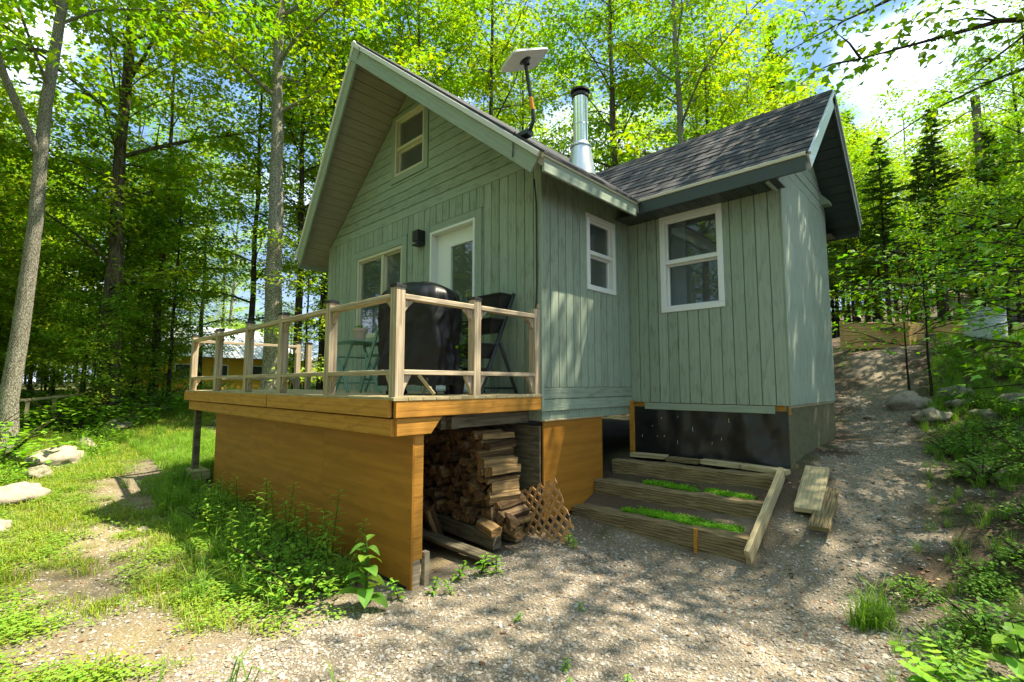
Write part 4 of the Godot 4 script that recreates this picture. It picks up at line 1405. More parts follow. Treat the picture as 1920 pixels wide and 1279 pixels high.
# shared normals for a closed skin made of loose quads
func smooth(m: MB) -> ArrayMesh:
	var sum := {}
	for i in m.v.size():
		var key := m.v[i].snappedf(0.0005)
		sum[key] = sum.get(key, Vector3.ZERO) + m.n[i]
	for i in m.v.size():
		m.n[i] = (sum[m.v[i].snappedf(0.0005)] as Vector3).normalized()
	return m.mesh()

# ---------------------------------------------------------------- firewood, lattice, steps
func log_mesh(r: RandomNumberGenerator, l: float, s: float) -> ArrayMesh:
	var m := MB.new()
	var k := 3 + r.randi() % 3
	var ring := []
	for i in k:
		var a := TAU * i / k + r.randf_range(-0.35, 0.35)
		var rad := s * r.randf_range(0.75, 1.25)
		ring.append(Vector2(cos(a) * rad, sin(a) * rad * r.randf_range(0.7, 1.0)))
	# one side keeps its bark and bulges a little
	var full := []
	for i in k:
		full.append(ring[i])
		if i == 0:
			full.append((ring[0] + ring[1]) * 0.5 * 1.25)
	k = full.size()
	var rings := []
	for t in [-0.5, -0.15, 0.2, 0.5]:
		var q := []
		for p in full:
			q.append(Vector3(p.x * r.randf_range(0.88, 1.1), p.y * r.randf_range(0.88, 1.1), t * l + r.randf_range(-0.012, 0.012)))
		rings.append(q)
	var o := Vector2(r.randf() * 5, r.randf() * 5)
	for j in 3:
		for i in k:
			var n := (i + 1) % k
			var a: Vector3 = rings[j][i]
			var b: Vector3 = rings[j][n]
			var c: Vector3 = rings[j + 1][n]
			var e: Vector3 = rings[j + 1][i]
			m.quad(a, b, c, e, o + Vector2(a.z, i * 0.07), o + Vector2(b.z, i * 0.07 + 0.07), o + Vector2(c.z, i * 0.07 + 0.07), o + Vector2(e.z, i * 0.07))
			m.tint(Color(0.30, 0.27, 0.25) if i < 2 else Color(0.92, 0.92, 0.9))
	for i in range(1, k - 1):
		m.tri(rings[3][0], rings[3][i], rings[3][i + 1], o, o + Vector2(0.1, 0.02), o + Vector2(0.12, 0.1))
		m.tri(rings[0][0], rings[0][i + 1], rings[0][i], o, o + Vector2(0.1, 0.02), o + Vector2(0.12, 0.1))
	m.tint(Color(0.8, 0.72, 0.62))
	return m.mesh()

func make_yard() -> void:
	var r := RandomNumberGenerator.new()
	r.seed = 5
	# the stack, resting on two timbers
	solo("timber_beam", hewn(Vector3(-4.62, 0.09, -3.46), Vector3(-3.42, 0.09, -3.37), 0.11, 0.14, 0.005), M.greyply, Transform3D.IDENTITY, "squared timber under the front of the firewood stack", "timber")
	solo("timber_beam", hewn(Vector3(-5.4, 0.09, -3.72), Vector3(-3.42, 0.09, -3.68), 0.1, 0.14, 0.005), M.timber, Transform3D.IDENTITY, "dark squared timber hidden below the back of the firewood", "timber")
	var meshes := []
	for i in 24:
		meshes.append(log_mesh(r, r.randf_range(0.38, 0.46), r.randf_range(0.05, 0.07)))
	var y := 0.215
	var row := 0
	while y < 1.12:
		var xr := -3.46 - row * 0.020
		var x := xr - r.randf_range(0, 0.05)
		while x > -5.35:
			var q := x
			var mm: Material = [M.logend, M.logend_b, M.logend_b, M.logend, M.logend_b][r.randi() % 5]
			if x > xr - 0.12 and row % 4 != 1:
				mm = M.logend
			var b := Basis(Vector3.UP, r.randf_range(-0.12, 0.12)) * Basis(Vector3.RIGHT, r.randf_range(-0.04, 0.04)) * Basis(Vector3.BACK, r.randf() * TAU)
			solo("firewood_log", meshes[r.randi() % 24], mm, Transform3D(b, Vector3(q, y + r.randf_range(-0.01, 0.01), -3.64 + r.randf_range(-0.06, 0.07))), "split firewood log in the stack under the deck", "log", "stacked firewood logs under the deck")
			x -= r.randf_range(0.09, 0.115)
		y += 0.083
		row += 1
	# loose pieces in front of the stack
	var loose := [[Vector3(-3.52, 0.21, -3.36), 1.25, "pale split log lying across the squared timber"], [Vector3(-3.36, 0.29, -3.50), 1.0, "rough barked log end beside the lattice"], [Vector3(-3.38, 0.18, -3.52), 1.3, "flat split log resting on the timber by the lattice"], [Vector3(-4.28, 0.12, -3.25), 0.2, "short log standing against the stack by the corner post"]]
	for i in loose.size():
		var b := Basis(Vector3.UP, loose[i][1])
		if i == 3:
			b = Basis(Vector3.RIGHT, -1.15)
		solo("loose_log", log_mesh(r, 0.36, 0.07), M.logend if i != 1 else M.logend_b, Transform3D(b, loose[i][0]), loose[i][2], "log")
	solo("plank", bar(Vector3(-4.5, 0.03, -3.17), Vector3(-3.20, 0.045, -3.10), 0.15, 0.035), M.greyply, Transform3D.IDENTITY, "old plank lying flat before the firewood stack", "plank")
	# lattice scrap
	var la := thing("lattice_panel", "cut scrap of brown diagonal lattice leaning by the steps", "lattice", Vector3(-3.3, 0.0, -3.95))
	var outline := PackedVector2Array([Vector2(-0.36, 0.03), Vector2(0.30, 0.06), Vector2(0.40, 0.22), Vector2(0.28, 0.42), Vector2(0.13, 0.66), Vector2(-0.38, 0.45)])
	var fr := Transform3D(Basis(Vector3(0.985, 0, 0.0), Vector3(0, 0.97, -0.12), Vector3(0, 0.12, 0.97)), Vector3(-3.3, 0.0, -3.88))
	for layer in 2:
		var ang := deg_to_rad(66.0 if layer == 0 else -28.0)
		var u := Vector2(cos(ang), sin(ang))
		var n := Vector2(-u.y, u.x)
		var k := -0.9
		while k < 0.9:
			var p := n * k
			var poly := PackedVector2Array([p - u * 2, p + u * 2, p + u * 2 + n * 0.030, p - u * 2 + n * 0.030])
			for i in outline.size():
				var a := outline[i]
				var b := outline[(i + 1) % outline.size()]
				var e := Vector2(b.y - a.y, a.x - b.x)
				poly = cut(poly, e.x, e.y, e.dot(a))
				if poly.size() < 3: break
			if poly.size() >= 3:
				framed("slat", slab(poly, 0.009 * (1 - layer), 0.009 * (2 - layer) - 0.0005, 0.001), M.lattice, la, fr)
			k += 0.084
	# timber steps
	var st := thing("timber_steps", "three weathered timber garden steps filled with soil", "steps", Vector3(-2.5, 0.0, -5.0))
	var tz := [-4.55, -5.0, -5.40]
	var ty := [0.245, 0.465, 0.665]
	for k in 3:
		var h := 0.26
		part("timber", hewn(Vector3(-3.40, ty[k] - h / 2 - 0.015, tz[k] - 0.065), Vector3(-1.535, ty[k] - h / 2 + 0.005, tz[k] - 0.09), 0.17, h, 0.009), M.timber, st)
		var z1: float = tz[k] - 0.15
		var z2: float = (tz[k + 1] + 0.02) if k < 2 else -5.86
		part("tread_soil", box(Vector3(-2.46, ty[k] - 0.11, (z1 + z2) / 2), Vector3(1.84, 0.17, z1 - z2)), M.soil if k < 2 else M.felt, st)
	part("side_board", hewn(Vector3(-1.49, 0.14, -4.43), Vector3(-1.49, 0.70, -5.52), 0.045, 0.14, 0.004), M.board, st)
	part("stake", box(Vector3(-1.98, 0.13, -4.535), Vector3(0.03, 0.26, 0.03)), M.stain, st)
	# stonecrop growing on the treads
	var mo := MB.new()
	for i in 40:
		var a := r.randf() * TAU
		leaf(mo, Vector3(r.randf_range(-0.04, 0.04), r.randf_range(0.0, 0.035), r.randf_range(-0.04, 0.04)), Vector3(cos(a), r.randf_range(0.2, 1.2), sin(a)).normalized(), Vector3.UP, r.randf_range(0.012, 0.022), 0.011, green(r, Color(0.218, 0.512, 0.032)))
	var xf := []
	for k in 2:
		for i in 700:
			var x := r.randf_range(-3.05, -1.68)
			var z: float = lerpf(tz[k] - 0.17, tz[k + 1] + 0.03, clampf(r.randfn(0.35, 0.28), 0.0, 1.0))
			if noise(x, z, 260.0, 50.0 + k) < -0.12 or x < -2.9 + r.randf() * 0.3:
				continue
			xf.append(Transform3D(Basis(Vector3.UP, r.randf() * TAU).scaled(Vector3.ONE * r.randf_range(0.8, 1.5)), Vector3(x, ty[k] - 0.03, z)))
	stuff("stonecrop", mo.mesh(), M.plant, xf, [], "bright green stonecrop mat growing on the timber steps", "ground cover")
	# boards along the top step
	var tops := [[Vector3(-3.28, 0.70, -5.66), Vector3(-2.82, 0.70, -5.70), "short pale board at the sheet's foot nearest the dark gap"], [Vector3(-2.80, 0.69, -5.70), Vector3(-2.40, 0.69, -5.68), "dark damp board among those along the top step"], [Vector3(-2.36, 0.70, -5.66), Vector3(-1.93, 0.70, -5.66), "pale middle board lying along the top step"], [Vector3(-1.90, 0.70, -5.60), Vector3(-1.45, 0.70, -5.58), "pale board at the top step's end by the wing corner"]]
	for i in 4:
		solo("loose_board", hewn(tops[i][0] + Vector3(0, rng.randf_range(-0.01, 0.012), rng.randf_range(-0.02, 0.02)), tops[i][1], 0.14, 0.05, 0.004), M.board if i != 1 else M.timber, Transform3D.IDENTITY, tops[i][2], "board")
	solo("loose_board", hewn(Vector3(-1.28, gy(-1.28, -5.9) + 0.06, -6.0), Vector3(-1.20, gy(-1.2, -5.2) + 0.05, -5.15), 0.22, 0.045, 0.005), M.board, Transform3D.IDENTITY, "wide weathered board lying beside the wing corner", "board")
	solo("loose_board", hewn(Vector3(-1.10, gy(-1.1, -5.5) + 0.10, -5.62), Vector3(-1.06, gy(-1.06, -5.0) + 0.07, -4.92), 0.16, 0.045, 0.005), M.timber, Transform3D.IDENTITY, "mossy dark board overlapping the wide one by the path", "board")
	# rocks: x, z, size, flatten, label
	var rocks := [
		[-12.3, -0.75, 0.46, 0.55, "large pale boulder beside the sunlit track", 0], [-9.4, -0.18, 0.30, 0.6, "rounded cream rock at the track's edge below the large boulder", 0], [-7.95, -0.02, 0.16, 0.6, "small pale rock at the lawn's outer edge", 0],
		[-11.2, -0.5, 0.22, 0.6, "brown rock tucked under the large boulder", 1], [-16.3, -2.15, 0.42, 0.45, "grey slab rock among weeds by the leaning tree", 1], [-17.4, -2.6, 0.35, 0.5, "mossy rock next to the grey slab by the track", 1], [-19.0, -3.3, 0.36, 0.6, "buff rock in the weeds by the dark tree", 0],
		[-14.2, -1.35, 0.2, 0.7, "upright pale stone between two weed clumps", 0], [-6.95, -1.2, 0.07, 0.6, "fist-sized grey stone on the track gravel", 1],
		[-0.80, -9.9, 0.25, 0.65, "large tan boulder on the bank above the path", 0], [-0.50, -9.1, 0.26, 0.5, "long mossy boulder below the tan one", 1], [-0.18, -9.6, 0.16, 0.5, "flat grey stone behind the mossy boulder", 1], [0.05, -9.0, 0.14, 0.6, "small dark stone in the leaf litter of the bank", 1],
		[-1.25, -9.3, 0.08, 0.5, "small flat stone on the gravel beside the wing", 0], [0.02, -6.6, 0.20, 0.35, "reddish flat rock at the foot of the bank", 0], [-0.25, -10.2, 0.22, 0.5, "blue-grey stone under the sapling", 1], [0.35, -9.5, 0.18, 0.5, "half-buried stone high on the bank", 1],
		[-0.05, -3.0, 0.05, 0.6, "pale pebble stone by the bright fern", 0], [-0.35, -3.95, 0.05, 0.4, "thin buff stone in the gravel beside the grass tuft", 0]]
	for q in rocks:
		var mm := rock(int(q[2] * 1000), q[2], q[3])
		solo("rock", mm, M.mossrock if q[5] == 1 else M.rock, Transform3D(Basis(Vector3.UP, q[0] * 3.1), Vector3(q[0], gy(q[0], q[1]) + q[2] * q[3] * 0.3, q[1])), q[4], "rock")

func rock(s: int, size: float, flat: float) -> ArrayMesh:
	var f := FastNoiseLite.new()
	f.seed = s
	f.frequency = 0.9
	f.fractal_octaves = 4
	var m := MB.new()
	var nu := 28
	var nv := 14
	var p := []
	for j in nv + 1:
		for i in nu:
			var a := TAU * i / nu
			var b := PI * j / nv - PI / 2
			var d := Vector3(cos(a) * cos(b), sin(b), sin(a) * cos(b))
			var k := 1.0 + f.get_noise_3dv(d * 1.1) * 0.55
			var e := d * k * size
			p.append(Vector3(e.x * 1.15, e.y * flat, e.z * 0.85))
	for j in nv:
		for i in nu:
			var a := j * nu + i
			var b := j * nu + (i + 1) % nu
			m.quad(p[b], p[a], p[a + nu], p[b + nu])
	return smooth(m)

# ---------------------------------------------------------------- beyond the yard
func beyond() -> void:
	# raised beds and barrel up the path
	var bed := thing("raised_bed", "yellow pine raised garden bed up the gravel path", "planter box", Vector3(-1.35, 2.4, -13.2))
	var by := gy(-1.4, -13.1) - 0.02
	for k in 4:
		var y: float = by + 0.075 + k * 0.142
		part("plank", bar(Vector3(-2.05, y, -12.55), Vector3(-1.05, y, -13.35), 0.035, 0.138), M.pine, bed)
		part("plank", bar(Vector3(-1.03, y, -13.33), Vector3(-0.80, y, -13.95), 0.035, 0.138), M.pine, bed)
		part("plank", bar(Vector3(-2.07, y, -12.58), Vector3(-1.8, y, -13.6), 0.035, 0.138), M.pine, bed)
	part("corner_post", box(Vector3(-1.03, by + 0.3, -13.34), Vector3(0.07, 0.6, 0.07)), M.pine, bed)
	part("corner_post", box(Vector3(-2.07, by + 0.3, -12.55), Vector3(0.07, 0.6, 0.07)), M.pine, bed)
	part("soil", box(Vector3(-1.45, by + 0.42, -13.35), Vector3(0.7, 0.05, 0.7)), M.soil, bed)
	var bed2 := thing("raised_bed", "low second pine bed beside the white barrel", "planter box", Vector3(-0.3, 2.5, -14.4))
	var b2 := gy(-0.3, -14.4)
	for k in 2:
		part("plank", bar(Vector3(-0.85, b2 + 0.08 + k * 0.145, -14.2), Vector3(0.0, b2 + 0.08 + k * 0.145, -14.6), 0.035, 0.138), M.pine, bed2)
	part("corner_post", box(Vector3(0.0, b2 + 0.25, -14.6), Vector3(0.08, 0.5, 0.08)), M.timber, bed2)
	part("corner_post", box(Vector3(-0.85, b2 + 0.25, -14.2), Vector3(0.08, 0.5, 0.08)), M.timber, bed2)
	var ba := Vector3(0.16, gy(0.16, -13.25) - 0.02, -13.25)
	var bar_ := thing("barrel", "pale plastic rain barrel standing by the raised beds", "barrel", ba)
	part("drum", lathe([Vector2(0.0, 0.0), Vector2(0.3, 0.0), Vector2(0.315, 0.06), Vector2(0.315, 0.30), Vector2(0.322, 0.32), Vector2(0.315, 0.34), Vector2(0.318, 0.58), Vector2(0.31, 0.62)], ba, 30), M.barrel, bar_)
	part("rim", lathe([Vector2(0.31, 0.6), Vector2(0.325, 0.61), Vector2(0.325, 0.635), Vector2(0.3, 0.64), Vector2(0.28, 0.6), Vector2(0.0, 0.59)], ba, 30), M.barrel, bar_)
	# utility pole and wires
	var pb := Vector3(0.55, gy(0.55, -22.4), -22.4)
	var po := thing("utility_pole", "weathered wooden utility pole beyond the conifers", "utility pole", pb)
	part("shaft", tube([pb, pb + Vector3(-0.02, 4, 0.3), pb + Vector3(-0.05, 7.6, 0.75)], [0.15, 0.135, 0.12], 14), M.pole, po)
	part("insulator", box(pb + Vector3(-0.16, 7.2, 0.72), Vector3(0.14, 0.12, 0.12)), M.steel, po)
	solo("overhead_wire", tube([pb + Vector3(-0.16, 7.2, 0.72), Vector3(-3.5, 8.3, -20.5), Vector3(-9, 7.9, -18.0)], [0.02, 0.02, 0.02], 5), M.black, Transform3D.IDENTITY, "overhead wire running from the utility pole towards the woods", "wire")
	# neighbour's cottage through the trees
	var h := Vector3(-33.5, 1.0, -9.0)
	var hut := thing("yellow_cottage", "yellow cottage with pale metal roof seen through the deck railing", "house", h)
	hut.position = h
	var R := Basis(Vector3.UP, deg_to_rad(8))
	var hx := Transform3D(R, h)
	var hm := MB.new()
	framed("wall", box(Vector3(0, 1.0, 0), Vector3(5, 2.2, 9)), M.yellow, hut, hx)
	for q in [-3.0, -1.1, 0.9, 2.8]:
		var w := framed("window", box(Vector3(2.52, 1.25, q), Vector3(0.06, 0.85, 0.8)), M.white, hut, hx)
		var pn := part("pane", box(Vector3(2.56, 1.25, q), Vector3(0.02, 0.72, 0.66)), M.blackmetal, w)
		pn.transform = Transform3D.IDENTITY
	var e := [Vector3(3.1, 2.05, 5.1), Vector3(3.1, 2.05, -5.1), Vector3(-3.1, 2.05, -5.1), Vector3(-3.1, 2.05, 5.1)]
	var rg := [Vector3(0, 4.0, 2.4), Vector3(0, 4.0, -2.4)]
	hm.quad(e[0], e[1], rg[1], rg[0]); hm.quad(e[2], e[3], rg[0], rg[1]); hm.tri(e[3], e[0], rg[0]); hm.tri(e[1], e[2], rg[1]); hm.quad(e[3], e[2], e[1], e[0])
	framed("roof", hm.mesh(), M.metalroof, hut, hx)
	for k in 13:
		framed("roof_rib", bar(Vector3(3.12, 2.07, -2.4 + k * 0.4), Vector3(0, 4.03, -2.4 + k * 0.4), 0.04, 0.03), M.metalroof, hut, hx)
	# low handrail of poles in the woods
	var hr := thing("rustic_handrail", "low rustic wooden handrail among the weeds in the woods", "handrail", Vector3(-17.2, gy(-17.2, -0.6), -0.6))
	for q in [[-17.0, -0.45], [-17.3, -0.95]]:
		part("post", bar(Vector3(q[0], gy(q[0], q[1]), q[1]), Vector3(q[0], gy(q[0], q[1]) + 0.75, q[1]), 0.08, 0.08, Vector3.RIGHT), M.board, hr)
	part("rail", bar(Vector3(-16.9, gy(-17, -0.45) + 0.78, -0.3), Vector3(-17.5, gy(-17.3, -0.95) + 0.86, -1.5), 0.09, 0.06), M.board, hr)
	part("rail", bar(Vector3(-17.2, gy(-17, -0.45) + 0.4, -0.9), Vector3(-18.6, gy(-17.3, -0.95) + 0.3, -1.7), 0.12, 0.1), M.timber, hr)

# ---------------------------------------------------------------- trees
const LEAF_PTS := [Vector2(0, 0), Vector2(0.46, 0.26), Vector2(0.2, 0.46), Vector2(0.0, 1.0), Vector2(-0.2, 0.46), Vector2(-0.46, 0.26)]

func put_leaf(cv: PackedVector3Array, cn: PackedVector3Array, cc: PackedColorArray, at: Vector3, u: Vector3, n: Vector3, size: float, col: Color) -> void:
	var s := u.cross(n).normalized()
	n = s.cross(u)
	var p := []
	for q in LEAF_PTS:
		p.append(at + (s * q.x + u * q.y) * size - n * (absf(q.x) * 0.25 + q.y * q.y * 0.22) * size)
	for t in [[0, 2, 1], [0, 3, 2], [0, 4, 3], [0, 5, 4]]:
		for k in t:
			cv.append(p[k]); cn.append(n); cc.append(col)

func spray(r: RandomNumberGenerator, cv: PackedVector3Array, cn: PackedVector3Array, cc: PackedColorArray, at: Vector3, out: Vector3, count: int, rad: float, size: float, base: Color) -> void:
	var tone := green(r, base, 0.22)
	for i in count:
		var a := r.randf() * TAU
		var d := sqrt(r.randf()) * rad
		var p := at + Vector3(cos(a) * d, r.randfn(0, rad * 0.2) - d * d * 0.15 / rad, sin(a) * d)
		var u := (Vector3(cos(a), 0, sin(a)) * 0.8 + out * 0.5 + Vector3(r.randf_range(-0.5, 0.5), r.randf_range(-0.65, 0.1), r.randf_range(-0.5, 0.5))).normalized()
		var n := (Vector3.UP + Vector3(r.randfn(0, 0.35), 0, r.randfn(0, 0.35))).normalized()
		put_leaf(cv, cn, cc, p, u, n, size * r.randf_range(0.7, 1.2), green(r, tone, 0.15))

func leaf_mesh(cv: PackedVector3Array, cn: PackedVector3Array, cc: PackedColorArray) -> ArrayMesh:
	var a := []
	a.resize(Mesh.ARRAY_MAX)
	a[Mesh.ARRAY_VERTEX] = cv
	a[Mesh.ARRAY_NORMAL] = cn
	a[Mesh.ARRAY_COLOR] = cc
	var m := ArrayMesh.new()
	m.add_surface_from_arrays(Mesh.PRIMITIVE_TRIANGLES, a)
	return m

# a broadleaf tree as [trunk mesh, crown mesh], standing at the origin
func grow(s: int, h: float, rad: float, low: float, reach: float, limbs: int, leaves: int, size: float, base: Color, lean := Vector3.ZERO, fork := 0.0, droop := 0.0) -> Array:
	var r := RandomNumberGenerator.new()
	r.seed = s
	var m := MB.new()
	var cv := PackedVector3Array()
	var cn := PackedVector3Array()
	var cc := PackedColorArray()
	var pts := []
	var rr := []
	var at := Vector3.ZERO
	var steps := 14
	for i in steps + 1:
		var t := float(i) / steps
		pts.append(at + Vector3(0, -0.15 if i == 0 else 0.0, 0))
		rr.append(rad * (lerpf(1.0, 0.18, pow(t, 0.85)) + (0.35 if i == 0 else 0.0)))
		at += Vector3(r.randf_range(-0.05, 0.05), 1.0, r.randf_range(-0.05, 0.05)) * (h / steps) + lean * (h / steps)
	add_tube(m, pts, rr, 12, false)
	var sites := []
	if fork > 0.0:
		var i0 := int(fork * steps)
		var fp := [pts[i0]]
		var fr := [rr[i0] * 0.7]
		var d := Vector3(0.2, 1, 0.45).normalized()
		for k in 6:
			fp.append(fp[-1] + (d + Vector3(r.randf_range(-0.1, 0.1), k * 0.05, r.randf_range(-0.1, 0.1))).normalized() * h * 0.09)
			fr.append(rr[i0] * (0.6 - k * 0.07))
		add_tube(m, fp, fr, 9, false)
	for i in limbs:
		var t := lerpf(low, 0.97, pow((i + r.randf()) / limbs, 0.85))
		var k := clampi(int(t * steps), 0, steps - 1)
		var p: Vector3 = (pts[k] as Vector3).lerp(pts[k + 1], t * steps - k)
		var a := i * 2.4 + r.randf_range(-0.5, 0.5)
		var l := reach * (1.0 - pow(absf(t - 0.55) / 0.55, 2.2) * 0.55) * r.randf_range(0.7, 1.1)
		var d := Vector3(cos(a), r.randf_range(0.25, 0.7) + t * 0.4 - droop, sin(a)).normalized()
		var br: float = rr[k] * r.randf_range(0.30, 0.48)
		var bp := [p]
		var brr := [br]
		for j in 5:
			d = (d + Vector3(r.randf_range(-0.22, 0.22), r.randf_range(-0.20, 0.10), r.randf_range(-0.22, 0.22))).normalized()
			bp.append(bp[-1] + d * l / 5.0)
			brr.append(br * (1.0 - (j + 1) * 0.17))
		add_tube(m, bp, brr, 6, false)
		for j in range(1, 6):
			for z in 3:
				var q := (Vector3(d.x, 0, d.z).rotated(Vector3.UP, r.randf_range(-1.5, 1.5)) + Vector3(0, r.randf_range(-0.15, 0.4), 0)).normalized()
				var e: Vector3 = bp[j] + q * r.randf_range(0.45, 1.15) * (1.0 - 0.06 * j)
				if r.randf() < 0.6:
					add_tube(m, [bp[j], (bp[j] as Vector3).lerp(e, 0.5) + Vector3(0, 0.05, 0), e], [maxf(br * 0.3, 0.008), maxf(br * 0.2, 0.006), 0.004], 4, false)
				sites.append([e, q])
				sites.append([(bp[j] as Vector3).lerp(e, 0.55), q])
	for q in sites:
		spray(r, cv, cn, cc, q[0], q[1], maxi(1, int(leaves / float(sites.size()))), 0.52, size, base)
	return [m.mesh(), leaf_mesh(cv, cn, cc)]

# a conifer: whorls of drooping boughs with needle blades
func grow_fir(s: int, h: float, rad: float, low: float, reach: float, base: Color, gap := 0.26) -> Array:
	var r := RandomNumberGenerator.new()
	r.seed = s
	var m := MB.new()
	add_tube(m, [Vector3(0, -0.15, 0), Vector3(0.03, h * 0.5, 0), Vector3(0, h, 0.02)], [rad, rad * 0.6, 0.02], 9, false)
	var cv := PackedVector3Array()
	var cn := PackedVector3Array()
	var cc := PackedColorArray()
	var y := low * h
	while y < h:
		var t := (y - low * h) / (h - low * h)
		var l := reach * (1.0 - t * 0.93) * r.randf_range(0.8, 1.1)
		for k in 8:
			if r.randf() < 0.12: continue
			var a := r.randf() * TAU
			var d := Vector3(cos(a), 0, sin(a))
			var e := l * r.randf_range(0.6, 1.1)
			var tip := Vector3(0, y, 0) + d * e + Vector3(0, -e * 0.22 + t * e * 0.5, 0)
			add_tube(m, [Vector3(0, y, 0), tip], [0.022, 0.005], 3, false)
			var cnt := int(8 + e * 34)
			var tone := green(r, base, 0.25)
			for i in cnt:
				var q := pow(r.randf(), 0.7)
				var p := Vector3(0, y, 0).lerp(tip, q) + Vector3(r.randf_range(-0.03, 0.03), r.randf_range(-0.05, 0.02), r.randf_range(-0.03, 0.03))
				var u := (d.rotated(Vector3.UP, r.randf_range(-1.0, 1.0)) + Vector3(0, r.randf_range(-0.5, 0.1), 0)).normalized()
				var w := u.cross(Vector3.UP).normalized() * 0.04
				var z := r.randf_range(0.12, 0.26)
				var c := green(r, tone, 0.15)
				for v in [p - w, p + u * z, p + w]:
					cv.append(v); cn.append(Vector3.UP); cc.append(c)
				for v in [p + Vector3(0, 0.025, 0), p + u * z * 0.9, p - Vector3(0, 0.04, 0)]:
					cv.append(v); cn.append(w.normalized()); cc.append(c)
		y += gap * r.randf_range(0.7, 1.2)
	return [m.mesh(), leaf_mesh(cv, cn, cc)]

func tree(called: String, pair: Array, at: Vector3, turn: float, scale_: float, bark: Material, leafm: Material, label: String, group := "") -> Node3D:
	var t := thing(called, label, "tree", at, group)
	var trunk := MeshInstance3D.new()
	trunk.name = "trunk"
	trunk.mesh = pair[0]
	trunk.material_override = bark
	t.add_child(trunk)
	var crown := MeshInstance3D.new()
	crown.name = "crown"
	crown.mesh = pair[1]
	crown.material_override = leafm
	t.add_child(crown)
	t.rotation.y = turn
	t.scale = Vector3.ONE * scale_
	return t

# a point at optical depth d through the photograph's pixel column u, on the land
func at_column(u: float, d: float) -> Vector3:
	var a := deg_to_rad(43.73)
	var p := Basis(Vector3.UP, a) * Vector3((u - 960.0) / 913.5 * d, 0, -d)
	return Vector3(p.x, gy(p.x, p.z), p.z)

